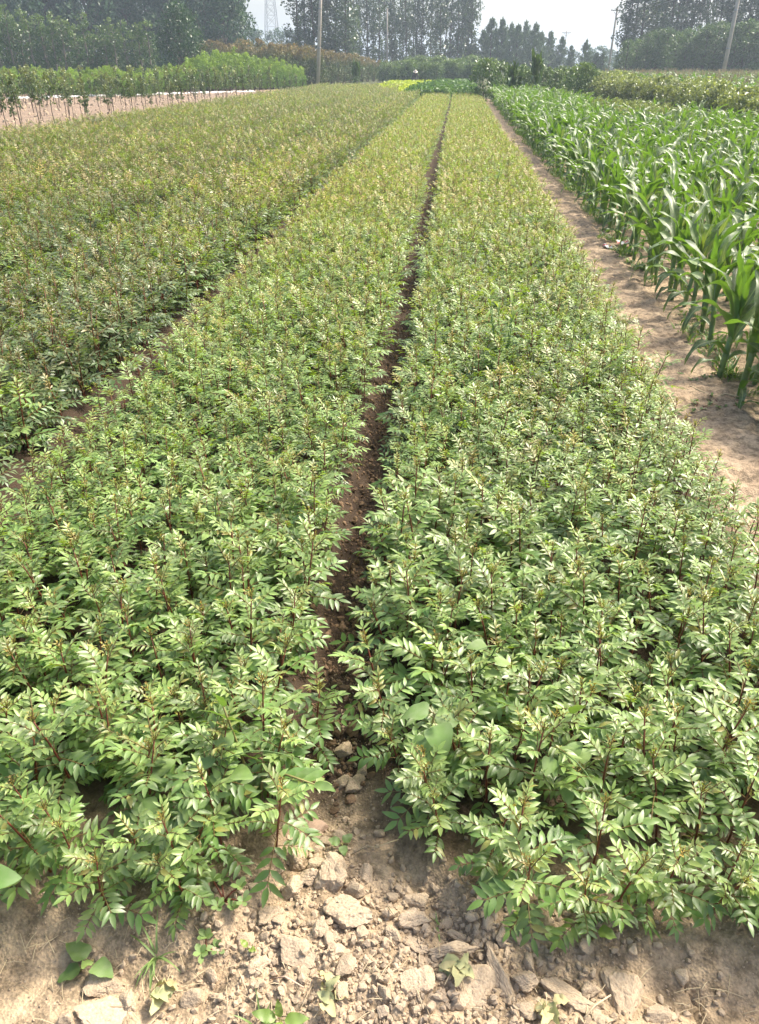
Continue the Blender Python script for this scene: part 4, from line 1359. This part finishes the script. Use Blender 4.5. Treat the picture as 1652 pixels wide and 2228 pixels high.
tcount = {}
def tree(key, name, label, cat, x, y, H=1.0, group=None, wid=None, z=0.0):
    """one tree or shrub: trunk and crown under its own empty; H and wid scale the kind's own size"""
    v = VARS[key]; k = tcount.get(key, 0); tcount[key] = k + 1
    tr, cr = v[k % len(v)]
    t = thing(name, label, cat, (x, y, z), rnd.uniform(0, 6.28), group)
    w = wid or H
    t.scale = (w, w, H)
    obj('trunk' if cat == 'tree' or name == 'sapling' else 'stems', tr, t)
    obj('crown' if cat == 'tree' else 'foliage', cr, t)
    return t

# ---- tall poplars behind the field
kind_poplar('poplar', 17, 1.35, 1.2, 120, 34, 5)
kind_poplar('poplar_thin', 17, 1.45, 1.0, 115, 26, 6, size=.25)
for px in (652, 668, 684, 702, 716, 733, 752, 760):
    D = rnd.uniform(104, 112)
    tree('poplar', 'poplar_tree', 'dense dark poplar in the clump behind the nearest concrete pole', 'tree', bearing(px) * D, D, rnd.uniform(.9, 1.1), 'dense poplars behind the nearest pole', 1.25)
for px in (772, 785, 797, 810, 822, 836, 850, 862, 873, 886, 898, 910, 921, 934, 945, 958, 968, 981, 992, 1004, 1013):
    D = rnd.uniform(120, 142); px += rnd.uniform(-4, 4)
    tree('poplar_thin', 'poplar_tree', 'slender poplar in the hazy row, sky showing through its crown', 'tree', bearing(px) * D, D, rnd.uniform(.9, 1.1), 'slender poplars with sky between', 1.0)
for px in (1016, 1024):
    D = 126
    tree('poplar', 'poplar_tree', ('full poplar closing the end of the hazy row, beside open sky' if px == 1024 else 'full poplar second from the open sky at the end of the row'), 'tree', bearing(px) * D, D, 1.0, None, 1.0)
for px in range(1356, 1740, 15):
    D = rnd.uniform(104, 116)
    tree('poplar', 'poplar_tree', 'tall dark poplar rising behind the hazy tree belt beyond the tasselled maize', 'tree', bearing(px) * D, D, rnd.uniform(.9, 1.1), 'tall poplars behind the tree belt', 1.3 if not 1500 < px < 1545 else .6)

# ---- dark tree mass behind the nursery rows
kind_broad('big_dark', 12.5, 7.0, .6, 170, 40, 4, 'tree_dark', .44, .5, None, .3, top=.6)
for j, px in enumerate(range(-90, 520, 42)):
    D = rnd.uniform(98, 106) if j % 2 else rnd.uniform(108, 120)
    tree('big_dark', 'dark_tree', 'big dark tree in the hazy mass above the nursery rows', 'tree', bearing(px) * D, D, rnd.uniform(.9, 1.15), 'big dark trees above the nursery rows')
tree('big_dark', 'dark_tree', 'dark tree with branches reaching out towards the pylon, end of the dark mass', 'tree', bearing(495) * 96, 96, .85)

# ---- nursery row with bare lower trunks
kind_broad('nursery', 5.6, 1.9, 1.25, 44, 24, 5, 'tree_mid', .17, .55, tip_tone(.7), .2, 'bark', .9)
for row in range(2):
    for px in [p + rnd.uniform(-5, 5) for p in range(-40 + row * 11, 345, 23)]:
        D = 72 + row * 3 + rnd.uniform(-.5, .5)
        h = np.interp(px, [-40, 20, 60, 200, 345], [1.12, 1.1, 1.0, .90, .80]) * rnd.uniform(.78, 1.12)
        tree('nursery', 'nursery_tree', ('pale-trunked young nursery tree in the front row behind the fresh green weeds' if row == 0 else 'young nursery tree in the second row, before the dark tree mass'), 'tree', bearing(px) * D, D, h, 'front nursery row' if row == 0 else 'second nursery row', .95)
kind_broad('round', 5.7, 4.3, .4, 130, 36, 1, 'round_leaf', .24, .45, lambda h, r_: r_.uniform(0, .35, len(h)), .6, top=.75)
tree('round', 'round_tree', 'round-crowned dense tree standing above the bronze-tipped shrubs', 'tree', bearing(398) * 69, 69, 1.0)

# ---- bronze-tipped shrubs
kind_broad('toona', 3.0, 1.7, .3, 44, 22, 5, 'toona', .20, .35, tip_tone(.62, .3), .9, 'bark_dark', .7, 5)
for row in range(4):
    for px in range(436, 842, 13):
        base = np.interp(px, [430, 600, 700, 840], [88, 75.5, 79, 104]) + row * 1.9
        top = np.interp(px, [430, 520, 600, 700, 780, 842], [3.9, 3.75, 3.35, 3.0, 2.55, 2.0]) / 3.0
        if px < 590 and row > 1: continue
        D = base + rnd.uniform(-.5, .5)
        h = top * rnd.uniform(.88, 1.06) * (1 if row else .94)
        if px > 590 and row == 0:
            lab, grp = 'bronze-tipped shrub at the face of the tall block behind the nearest pole', 'front bronze-tipped shrubs'
        elif px < 590:
            lab, grp = 'bronze-tipped shrub behind the fresh green young trees, below the dark trees', 'bronze-tipped shrubs behind the green clump'
        else:
            lab, grp = 'bronze-tipped shrub inside the tall block, only its top showing', 'inner bronze-tipped shrubs'
        tree('toona', 'bronze_shrub', lab, 'shrub', bearing(px) * D, D, h, grp, h * .95)

# ---- fresh green young trees and the weeds before them
kind_broad('peach', 2.3, 1.15, .22, 40, 20, 5, 'peach', .15, .25, tip_tone(.55, .4), .5, 'bark_dark', .8, 4)
pn = 0
for row in range(5):
    for px in range(330, 660, 13):
        D = np.interp(px, [330, 480, 600, 660], [57, 60, 66, 69]) + row * 1.6 + rnd.uniform(-.4, .4)
        top = np.interp(px, [330, 380, 450, 520, 560, 610, 660], [1.3, 1.75, 2.5, 2.6, 2.3, 2.0, 1.55]) / 2.3
        if row == 0: top *= .85
        h = top * rnd.uniform(.82, 1.08)
        lab, grp = (('fresh green young tree in the front row by the bare soil', 'front fresh green trees') if row == 0 else ('fresh green young tree inside the bright clump, crowded by others', 'inner fresh green trees'))
        if px > 600:
            lab, grp = 'fresh green young tree in the part nearest to the concrete pole', 'fresh green trees near the pole'
        tree('peach', 'young_tree', lab, 'young tree', bearing(px) * D, D, h, grp, max(h, .75))
whip_me = [VARS['peach'][k][1] for k in range(5)]
n = 520
yy = nrg.uniform(50, 66, n); pxs = nrg.uniform(-60, 345, n)
xx = np.array([bearing(p) for p in pxs]) * yy
scatter('green_weeds', whip_me, np.c_[xx, yy, np.zeros(n)], np.c_[np.zeros((n, 2)), nrg.uniform(0, 6.28, n)], np.c_[np.full(n, .6), np.full(n, .6), .28 + .42 * vnoise(xx * .7, yy * .7, 3) * nrg.uniform(.7, 1.2, n)], nrg.integers(0, 5, n), 'band of fresh green weeds below the nursery rows', 'weeds')

# ---- grafted saplings on bare soil
VARS['sapling'] = []
for k in range(6):
    rg = np.random.default_rng(900 + k)
    H = 1.35
    mb = MB()
    b1, b2 = rg.uniform(-.06, .06, 2)
    pts = [(0, 0, -.05), (b1, b2, .45), (b1 * .6, b2 * 1.2, .9), (b1 * .3, b2, H)]
    mb.tube(pts, [.014, .011, .008, .003], 5)
    m_ = 17
    z_ = rg.uniform(.66, H, m_)
    a_ = rg.uniform(0, 6.28, m_); r_ = rg.uniform(.03, .13, m_)
    cen = np.c_[r_ * np.cos(a_) + b1 * .5, r_ * np.sin(a_) + b2, z_]
    for c in cen[::2]:
        mb.tube([(b1 * .6, b2 * 1.1, c[2] - .06), tuple(c)], [.004, .002], 3, 0, 0, False)
    parts = [leaf_cloud(rg, cen, np.full((m_, 3), .07), 10, .085, .5, lambda p, r_: np.clip((p[:, 2] / 1.35 - .75) * 3, 0, 1) * r_.uniform(.4, 1, len(p)) + r_.uniform(0, .2, len(p)), .5)]
    VARS['sapling'].append((mb.mesh('trunk', [M['bark_dark']]), cloud_mesh('foliage', parts, M['sapling'])))
for j in range(12):
    for i in range(34):
        x = -11.0 - j * 1.15 + rnd.uniform(-.4, .4)
        y = 18.5 + i * 1.25 + (j % 2) * .7 + rnd.uniform(-.25, .25)
        if x / y < -.60 or y > 63 - 0.4 * j or (y > 40 and rnd.random() < .25) or (x < -17 and y > 52) or rnd.random() < .12:
            continue
        first = j == 0
        lab, grp = ('thin grafted sapling in the row next to the seedling bed', 'saplings next to the seedling bed') if first else (('thin grafted sapling on the near part of the bare soil', 'near saplings on bare soil') if y < 36 else ('small grafted sapling on the far part of the bare soil', 'far saplings on bare soil'))
        h = rnd.uniform(.55, 1.18)
        tree('sapling', 'sapling', lab, 'sapling', x, y, h, grp, h)
n = 2600
bx_s = -10.4 - nrg.random(n) ** 1.2 * 16; by_s = nrg.uniform(17, 60, n)
scatter('bare_field_clods', crumbs, np.c_[bx_s, by_s, 0.02 + 0.09 * fbm(bx_s * 1.3, by_s * 1.3, 41, 4)], nrg.uniform(0, 6.28, (n, 3)), 0.03 + 0.09 * nrg.random(n) ** 2, nrg.integers(0, 6, n), 'lumps of dry earth strewn over the bare tilled soil', 'soil lumps')
# white film along the far edge of the bare soil
mb = MB()
nn = 60
rg = np.random.default_rng(5)
for i in range(nn):
    t = i / (nn - 1)
    x = -27 + 13 * t; y = 43.5 + 17 * t
    w = .30 + .22 * rg.random(); h = .03 + .09 * rg.random()
    for (u, z_) in ((-1, -.02), (-.5, h * .7), (0, h), (.5, h * rg.uniform(.5, .9)), (1, -.02)):
        mb.v.append((x + u * w * .6, y - u * w * .6, z_ + .02)); mb.tone.append(0); mb.across.append(1)
for i in range(nn - 1):
    for k in range(4):
        mb.f.append((i * 5 + k, i * 5 + k + 1, i * 5 + k + 6, i * 5 + k + 5)); mb.mi.append(0)
tag(obj('plastic_film', mb.mesh('plastic_film', [M['plastic']])), 'strip of crumpled white plastic film along the far edge of the bare soil', 'plastic film')

# ---- field end: yellow-green and mid-green vegetable patches
veg_me = []
for mt in ('lime', 'mid_crop'):
    for k in range(3):
        rg = np.random.default_rng(40 + k)
        cen = np.c_[rg.uniform(-.15, .15, (10, 2)), rg.uniform(.08, .32, 10)]
        veg_me.append(cloud_mesh('vegetable', [leaf_cloud(rg, cen, np.full((10, 3), .1), 9, .11, .6, None, -.3)], M[mt]))
def fill(x0f, x1f, y0, y1, step):
    out = []
    y = y0
    while y < y1:
        x = x0f(y)
        while x < x1f(y):
            out.append((x + rnd.uniform(-.1, .1), y + rnd.uniform(-.1, .1), 0)); x += step
        y += step
    return np.array(out)
P_ = fill(lambda y: np.interp(y, [51, 62, 92], [-3.2, -5.4, -6.0]), lambda y: np.interp(y, [51, 62, 80], [-2.6, -2.4, -1.3]), 52, 79, .27)
n = len(P_)
scatter('lime_vegetables', veg_me[:3], P_, np.c_[np.zeros((n, 2)), nrg.uniform(0, 6.28, n)], nrg.uniform(.8, 1.3, n), nrg.integers(0, 3, n), 'bright yellow-green vegetable patch in front of the stooping person', 'vegetables')
P_ = fill(lambda y: np.interp(y, [48, 62, 80], [-2.7, -2.3, -1.2]), lambda y: 0.98, 48.6, 79, .27)
P_ = P_[np.abs(P_[:, 0] + .31) > .16]
n = len(P_)
scatter('green_vegetables', veg_me[3:], P_, np.c_[np.zeros((n, 2)), nrg.uniform(0, 6.28, n)], nrg.uniform(1.0, 1.6, n), nrg.integers(0, 3, n), 'mid-green vegetable patch at the far end of the main furrow', 'vegetables')

# ---- hedge and bushes at the end of the field
kind_broad('bush', 2.0, 1.9, .12, 60, 30, 4, 'tree_mid', .15, .42, tip_tone(.5, .6), .5, 'bark_dark', .65, 5)
for row in range(2):
    for px in range(838, 1040, 11):
        D = (88 if row == 0 else 97) + rnd.uniform(-2, 2)
        h = np.interp(px, [838, 880, 930, 1000, 1040], [.85, .95, 1.0, .98, .98]) * rnd.uniform(.85, 1.08) * (1.0 if row == 0 else 1.2)
        tree('bush', 'hedge_bush', ('bush in the front of the hazy hedge behind the stooping person' if row == 0 else 'taller bush in the hazy hedge, under the slender poplars'), 'bush', bearing(px) * D, D, h, 'front hedge bushes' if row == 0 else 'rear hedge bushes', h * 1.1)
tree('bush', 'dark_bush', 'dark rounded bush at the far end of the path, with pale top leaves', 'bush', bearing(1060) * 45.5, 45.5, .98, None, 1.0)
tree('bush', 'dark_bush', 'smaller dark bush beside the rounded one at the end of the path', 'bush', bearing(1092) * 46.5, 46.5, .90, None, .85)
for px, D, h in ((1130, 47.5, .75), (1160, 48, .70), (1190, 47.5, .78), (1215, 46, .74), (1240, 47, .70), (1256, 44, .80), (1275, 42.5, .88), (1300, 46, .72), (1140, 51, .82), (1175, 52, .8), (1225, 51, .8)):
    if px == 1275:
        lab, grp = 'tallest bush with large leaves at the corner of the maize field', None
    else:
        lab, grp = 'dark low bush at the far end of the maize field', 'low bushes at the far end of the maize'
    tree('bush', 'low_bush', lab, 'bush', bearing(px) * D, D, h, grp, h)

# ---- yellowish shrub rows beyond the maize
kind_broad('yshrub', 1.15, .95, .15, 38, 20, 5, 'shrub_yellow', .105, .42, tip_tone(.5, .4), .5, 'bark_dark', .8, 4)
cand = []
for y in np.arange(18.5, 62, .74):
    x = float(np.interp(y, [18, 22, 27, 33, 39, 43, 55], [7.0, 7.1, 7.2, 7.0, 6.6, 6.3, 7.0])) + .2
    while x < min(y * .40 + 1.5, 9.0):
        cand.append((x + rnd.uniform(-.15, .15), y + rnd.uniform(-.2, .2))); x += .62
cand.sort(key=lambda c: c[1])
for k, (x, y) in enumerate(cand[:300]):
    front = y < 27
    edge_ = x - float(np.interp(y, [18, 22, 27, 33, 39, 43, 55], [7.0, 7.1, 7.2, 7.0, 6.6, 6.3, 7.0])) < .9
    lab, grp = ('yellowish leafy shrub on the edge of the shrub rows, right behind the maize', 'edge shrubs behind the maize') if edge_ else (('yellowish leafy shrub well inside the nearer shrub rows', 'inner near shrubs') if y < 34 else ('pale yellowish shrub in the far shrub rows below the tasselled maize', 'far shrubs'))
    h = rnd.uniform(.80, 1.12) * (1.0 if y < 45 else 1.1)
    tree('yshrub', 'yellowish_shrub', lab, 'shrub', x, y, h, grp, h)
rest = cand[300:]
if rest:
    n = len(rest); A = np.array(rest)
    scatter('shrub_mass', [v[1] for v in VARS['yshrub']], np.c_[A, np.zeros(n)], np.c_[np.zeros((n, 2)), nrg.uniform(0, 6.28, n)], nrg.uniform(.85, 1.2, n), nrg.integers(0, 5, n), 'farthest yellowish shrubs merging below the tasselled maize', 'shrubs')
# yellow-green weeds in the middle of the maize
n = 240
A = np.c_[4.75 + .9 * nrg.uniform(-1, 1, n), 24.5 + 3.6 * nrg.uniform(-1, 1, n)]
scatter('yellow_weeds', [v[1] for v in VARS['yshrub']], np.c_[A, np.zeros(n)], np.c_[np.zeros((n, 2)), nrg.uniform(0, 6.28, n)], np.c_[np.full(n, .5), np.full(n, .5), nrg.uniform(.45, .68, n)], nrg.integers(0, 5, n), 'patch of yellow-green weeds in the middle of the maize field', 'weeds')

# ---- tasselled maize beyond the shrubs
tall_me = []
for k in range(4):
    c = CornPlan(800 + k); c.H *= 2.3
    rg = random.Random(k)
    mb = MB()
    mb.tube([(0, 0, 0), (0, 0, c.H)], [.016, .008], 5, 1)
    for q in range(11):
        mb.merge(cl_mb['low' if q < 5 else 'up'][rg.randrange(8)], Matrix.Translation((0, 0, c.H * (.15 + .07 * q))) @ Matrix.Rotation(q * math.pi + rg.uniform(-.5, .5), 4, 'Z') @ Matrix.Scale(1.25, 4))
    for q in range(7):
        a = rg.uniform(0, 6.28)
        mb.tube([(0, 0, c.H), (.10 * math.cos(a), .10 * math.sin(a), c.H + .25)], [.006, .004], 4, 2, 0, False)
    tall_me.append(mb.mesh('tall_maize', [M['corn_leaf'], M['corn_stalk'], M['tassel']]))
A = []
for y in np.arange(24, 70, .9):
    x = max(bearing(1312) * y, 9.5)
    while x < y * .40:
        A.append((x + rnd.uniform(-.15, .15), y + rnd.uniform(-.2, .2))); x += .42
A = np.array(A); n = len(A)
scatter('tasselled_maize', tall_me, np.c_[A, np.zeros(n)], np.c_[np.zeros((n, 2)), nrg.uniform(0, 6.28, n)], nrg.uniform(.9, 1.1, n), nrg.integers(0, 4, n), 'field of tall tasselled maize below the hazy tree belt', 'maize')

old_me = []
for m_ in corn_whorl + corn_low[:5]:
    old_me.append(m_.mesh('old_maize_leaf', [M['old_maize']]))
def tall_maize(label, x, y, H, seed, tuft=False):
    """single tall maize plants: several stalks bunched together, long upright leaves"""
    rg = random.Random(seed)
    t = thing('tall_maize_plant', label, 'maize plant', (x, y, 0))
    for s in range(5):
        dx, dy = rg.uniform(-.22, .22), rg.uniform(-.1, .1)
        h = H * rg.uniform(.80, 1.0)
        mb = MB(); mb.tube([(dx, dy, 0), (dx * 1.2, dy, h * .5), (dx * 1.3, dy, h)], [.022, .018, .008], 6)
        st = obj('stalk', mb.mesh('stalk', [M['corn_stalk']]), t)
        for k in range(11):
            up = k > 3
            o = obj('leaf', old_me[rg.randrange(5) + (0 if up and rg.random() < .88 else 5)], st, (dx * 1.15, dy, h * (.2 + .07 * k)), (0, 0, rg.uniform(0, 6.28)), (3.4, 2.2, 1.9) if up else 1.6)
    return t
tall_maize('tall dark maize clump with long upright leaves, the taller of two above the young maize', 3.60, 42.0, 1.95, 1)
tall_maize('thin dark maize clump, the lower and barer of two above the young maize', 2.58, 42.0, 1.55, 2)
tall_maize('lone tall maize plant before the bronze-tipped shrubs', bearing(775) * 70, 70, 1.75, 3)

# ---- conifers, tree belt and distant trees
kind_spire('spire', 7.0, 3.9, 20)
for px, ty in ((1050, 68), (1066, 46), (1088, 47), (1108, 56), (1122, 58), (1138, 52), (1160, 56), (1174, 74), (1194, 72), (1219, 84), (1240, 102), (1272, 90), (1296, 116), (1312, 114)):
    D = 128 + rnd.uniform(-5, 5)
    H = EYE + (141 - ty) * D * .000441
    lab, grp = ('tall hazy spire-topped conifer in the dense part next to the poplar row', 'dense spire-topped conifers') if px < 1165 else (('hazy small conifer standing apart beside the low open sky', 'small conifers by the open sky'))
    tree('spire', 'conifer_tree', lab, 'tree', bearing(px) * D, D, H / 7.0, grp, max(.62, H / 7.0))
kind_broad('belt', 4.7, 3.0, .15, 80, 30, 4, 'tree_mid', .24, .35, lambda h, r_: r_.uniform(0, .5, len(h)), .4, top=.75)
for row in range(2):
    for px in range(1362, 1730, 21):
        D = 86 + row * 5 + rnd.uniform(-1, 1)
        h = np.interp(px, [1360, 1400, 1500, 1560, 1650], [.78, .95, 1.0, 1.12, 1.2]) * rnd.uniform(.85, 1.05)
        tree('belt', 'belt_tree', ('mid-green hazy tree in the front of the belt behind the tasselled maize' if row == 0 else 'mid-green hazy tree in the back of the belt, before the tall poplars'), 'tree', bearing(px) * D, D, h, 'front belt trees' if row == 0 else 'back belt trees')
kind_broad('distant', 9.5, 7, .3, 60, 26, 3, 'tree_dark', .5, .6, None, .2, top=.6)
for px, D, h in ((520, 190, .8), (548, 200, .95), (566, 200, .9), (590, 205, .86), (612, 200, .92), (632, 200, .88), (655, 200, .9)):
    tree('distant', 'distant_tree', 'pale distant tree in the haze at the foot of the pylon', 'tree', bearing(px) * D, D, h, 'distant trees by the pylon')
for px in (1020, 1040, 1100, 1150, 1200, 1250, 1285, 1305, 1325, 1345, 1365):
    D = rnd.uniform(185, 205)
    tree('distant', 'distant_tree', 'pale distant tree in the haze behind the conifers', 'tree', bearing(px) * D, D, rnd.uniform(.42, .55), 'distant trees behind the conifers', .8)

# ================================================================== POLES, WIRES, PYLON
def pole(label, px, D, H, r, lean=0.0, arm=False, box=False, name='concrete_pole'):
    x = bearing(px) * D
    t = thing(name, label, 'pole', (x, D, 0), 0)
    t.rotation_euler = (0, lean, 0)
    mb = MB(); mb.tube([(0, 0, -.3), (0, 0, H * .5), (0, 0, H)], [r, r * .85, r * .70], 14)
    obj('shaft', mb.mesh('pole_shaft', [M['concrete']]), t)
    mb = MB()
    for z in (H * .32, H * .62):
        q = r * (1 - .3 * z / H)
        mb.tube([(0, 0, z - .03), (0, 0, z + .03)], [q + .012, q + .012], 14)
    obj('clamp_band', mb.mesh('clamp_band', [M['galvanised']]), t)
    if arm:
        mb = MB(); mb.box((0, -.12, H - .35), (1.7, .09, .09))
        mb.tube([(-.55, -.12, H - .35), (0, -.1, H - .95)], [.025, .025], 4); mb.tube([(.55, -.12, H - .35), (0, -.1, H - .95)], [.025, .025], 4)
        obj('crossarm', mb.mesh('crossarm', [M['iron']]), t)
        for xx_ in (-.75, -.3, .75):
            mb = MB(); mb.tube([(xx_, -.12, H - .30), (xx_, -.12, H - .22), (xx_, -.12, H - .17), (xx_, -.12, H - .10)], [.03, .06, .035, .05], 8)
            obj('insulator', mb.mesh('insulator', [M['ceramic']]), t)
    if box:
        mb = MB(); mb.box((.2, -.12, H * .70), (.12, .10, .55)); mb.tube([(.2, -.12, H * .70 + .27), (.1, -.1, H * .70 + .5)], [.02, .02], 5)
        obj('terminal_box', mb.mesh('terminal_box', [M['galvanised']]), t)
    return t
pole('thick concrete pole standing nearest, at the end of the bare soil, leaning slightly', 690, 70, 8.6, .155, R(4.2))
pole('thin pale pole before the slender poplars, next beyond the nearest one', 842, 122, 8.0, .15, 0)
pole('farthest thin pole of the row, above the hedge and the stooping person', 890, 165, 7.4, .13, 0)
PA = pole('concrete pole with a crossarm standing against open sky beside the tree belt', 1325, 130, 8.4, .17, R(1.5), True)
PB = pole('concrete pole in front of the tree belt, with a small box near its top', 1577, 75, 8.6, .17, R(1.0), False, True)
pole('hazy pole with a crossarm half hidden behind the conifers', 1226, 185, 7.4, .12, 0, True)
ax_, bx2 = bearing(1325) * 130, bearing(1577) * 75
for k, (off, zt) in enumerate(((-.75, 0), (-.3, 0), (.75, 0))):
    a = Vector((ax_ + off + .2, 129.88, 8.3)); b = Vector((bx2 + off * .3 + .2, 74.8, 8.5))
    pts = []
    for i in range(25):
        t = i / 24
        p = a.lerp(b, t); p.z -= 1.6 * 4 * t * (1 - t) * (.45 + .08 * k)
        pts.append(p)
    mb = MB(); mb.tube(pts, [.022] * 25, 4)
    tag(obj('overhead_wire', mb.mesh('overhead_wire', [M['wire']])), ('overhead wire sagging from the crossarm pole, left one' if k == 0 else 'overhead wire sagging from the crossarm pole, middle one' if k == 1 else 'overhead wire sagging from the crossarm pole, right one'), 'wire')
# lattice pylon
D = 330
px_c = bearing(596) * D
t = thing('pylon', 'pale lattice power pylon rising out of the haze beside the dark trees', 'pylon', (px_c, D, 0))
Hh = 32
mb = MB()
def leg(s, q, z):
    w = 2.9 * (1 - z / Hh * .72)
    return Vector((s * w, q * w, z))
levels = [0, 5, 9.5, 13.5, 17, 20, 23, 26, 29, 32]
for s in (-1, 1):
    for q in (-1, 1):
        m1 = MB(); m1.tube([leg(s, q, z) for z in (0, 10, 20, 32)], [.16, .15, .13, .1], 4)
        obj('leg', m1.mesh('pylon_leg', [M['galvanised']]), t)
for z0, z1 in zip(levels[:-1], levels[1:]):
    for (a, b) in (((-1, -1), (1, -1)), ((1, -1), (1, 1)), ((1, 1), (-1, 1)), ((-1, 1), (-1, -1))):
        mb.tube([leg(*a, z0), leg(*b, z1)], [.07, .07], 3, 0, 0, False); mb.tube([leg(*b, z0), leg(*a, z1)], [.07, .07], 3, 0, 0, False)
        mb.tube([leg(*a, z1), leg(*b, z1)], [.06, .06], 3, 0, 0, False)
obj('bracing', mb.mesh('bracing', [M['galvanised']]), t)
for z in (22, 26, 30):
    mb = MB(); w = 6 - (z - 22) * .3
    mb.tube([(-w, 0, z), (w, 0, z)], [.12, .12], 4); mb.tube([(-w, 0, z), (0, 0, z + 1.3), (w, 0, z)], [.09, .09, .09], 4)
    obj('crossarm', mb.mesh('pylon_crossarm', [M['galvanised']]), t)

# ================================================================== THE STOOPING PERSON
def skinned(name, verts, edges, radii, mat, parent, sub=2, loc=(0, 0, 0)):
    me = bpy.data.meshes.new(name)
    me.from_pydata(verts, edges, [])
    o = obj(name, me, parent, loc)
    md = o.modifiers.new('skin', 'SKIN')
    sv = me.skin_vertices[0].data
    for i, r in enumerate(radii):
        sv[i].radius = (r, r) if isinstance(r, (int, float)) else r
        sv[i].use_root = i == 0
    sb = o.modifiers.new('sub', 'SUBSURF'); sb.levels = sb.render_levels = sub
    me.materials.append(M[mat])
    return o
Yp = 81.0
person = thing('person', 'person in dark clothes and a pale hat stooping behind the yellow-green vegetables', 'person', (bearing(902) * Yp, Yp, 0), R(15))
# pelvis, spine, neck, arms, legs: stooping towards the viewer (-Y), knees bent
bv = [(0, 0, .62), (0, -.14, .78), (0, -.30, .90), (0, -.38, .95), (0, -.44, .99),
      (-.17, -.32, .89), (-.24, -.42, .66), (-.16, -.56, .46), (.17, -.32, .89), (.24, -.42, .66), (.14, -.58, .44),
      (-.10, 0, .58), (-.16, -.26, .40), (-.15, -.06, .06), (-.15, -.20, .03), (.10, 0, .58), (.16, -.26, .40), (.15, -.06, .06), (.15, -.20, .03)]
be = [(0, 1), (1, 2), (2, 3), (3, 4), (2, 5), (5, 6), (6, 7), (2, 8), (8, 9), (9, 10), (0, 11), (11, 12), (12, 13), (13, 14), (0, 15), (15, 16), (16, 17), (17, 18)]
br = [.16, .16, .17, .07, .06, .075, .055, .04, .075, .055, .04, .10, .08, .05, .04, .10, .08, .05, .04]
skinned('body', bv, be, br, 'cloth_dark', person)
import bmesh as _bm
def ball(name, c, s, mat, seg=16):
    b = _bm.new(); _bm.ops.create_uvsphere(b, u_segments=seg, v_segments=10, radius=1)
    for v in b.verts:
        v.co = Vector((v.co.x * s[0], v.co.y * s[1], v.co.z * s[2]))
    me = bpy.data.meshes.new(name); b.to_mesh(me); b.free(); me.materials.append(M[mat])
    me.polygons.foreach_set('use_smooth', [True] * len(me.polygons))
    return obj(name, me, person, c)
hd = ball('head', (0, -.49, 1.02), (.075, .095, .11), 'skin')
for s in (-1, 1):
    e = ball('ear', (s * .075, -.48, 1.02), (.015, .025, .035), 'skin', 8)
    h_ = skinned('hand', [(0, 0, 0), (0, -.04, -.05), (-.025, -.06, -.09), (-.008, -.07, -.10), (.01, -.07, -.10), (.027, -.06, -.085), (.045, -.03, -.05)], [(0, 1), (1, 2), (1, 3), (1, 4), (1, 5), (0, 6)], [.026, .028, .010, .010, .010, .009, .011], 'skin', person, 1, (-.16 if s < 0 else .14, -.57, .45))
ball('nose', (0, -.585, 1.0), (.014, .02, .022), 'skin', 8)
ball('hair', (0, -.475, 1.045), (.08, .098, .10), 'hair')
mb = MB()
prof_ = [(.0, .145), (.05, .14), (.09, .11), (.105, .06), (.11, .035), (.16, .02), (.21, .0), (.212, -.008)]
ns_ = 20
vs_ = [(rr * math.cos(6.2832 * k / ns_), rr * math.sin(6.2832 * k / ns_), zz) for rr, zz in prof_[1:] for k in range(ns_)] + [(0, 0, .15)]
fs_ = [(i * ns_ + k, i * ns_ + (k + 1) % ns_, (i + 1) * ns_ + (k + 1) % ns_, (i + 1) * ns_ + k) for i in range(len(prof_) - 2) for k in range(ns_)] + [(len(vs_) - 1, (k + 1) % ns_, k) for k in range(ns_)]
mb.add(vs_, fs_)
o = obj('hat', mb.mesh('straw_hat', [M['hat']]), person, (0, -.49, 1.07)); o.rotation_euler = (R(22), 0, 0)

# ================================================================== HAZE
hb = bpy.data.meshes.new('haze')
x0, x1, y0, y1, z0, z1 = -1000, 1000, -150, 1600, -1.2, 36
hb.from_pydata([(x0, y0, z0), (x1, y0, z0), (x1, y1, z0), (x0, y1, z0), (x0, y0, z1), (x1, y0, z1), (x1, y1, z1), (x0, y1, z1)], [],
               [(3, 2, 1, 0), (4, 5, 6, 7), (0, 1, 5, 4), (1, 2, 6, 5), (2, 3, 7, 6), (3, 0, 4, 7)])
hm, nt, out = new_mat('haze')
pv = N(nt, 'ShaderNodeVolumePrincipled')
pv.inputs['Color'].default_value = (0.74, 0.87, 1.0, 1)
pv.inputs['Density'].default_value = 0.0011
pv.inputs['Anisotropy'].default_value = 0.3
nt.links.new(pv.outputs[0], out.inputs['Volume'])
hb.materials.append(hm)
tag(obj('haze', hb), 'thin pale summer haze over the fields', 'haze', None, 'stuff')
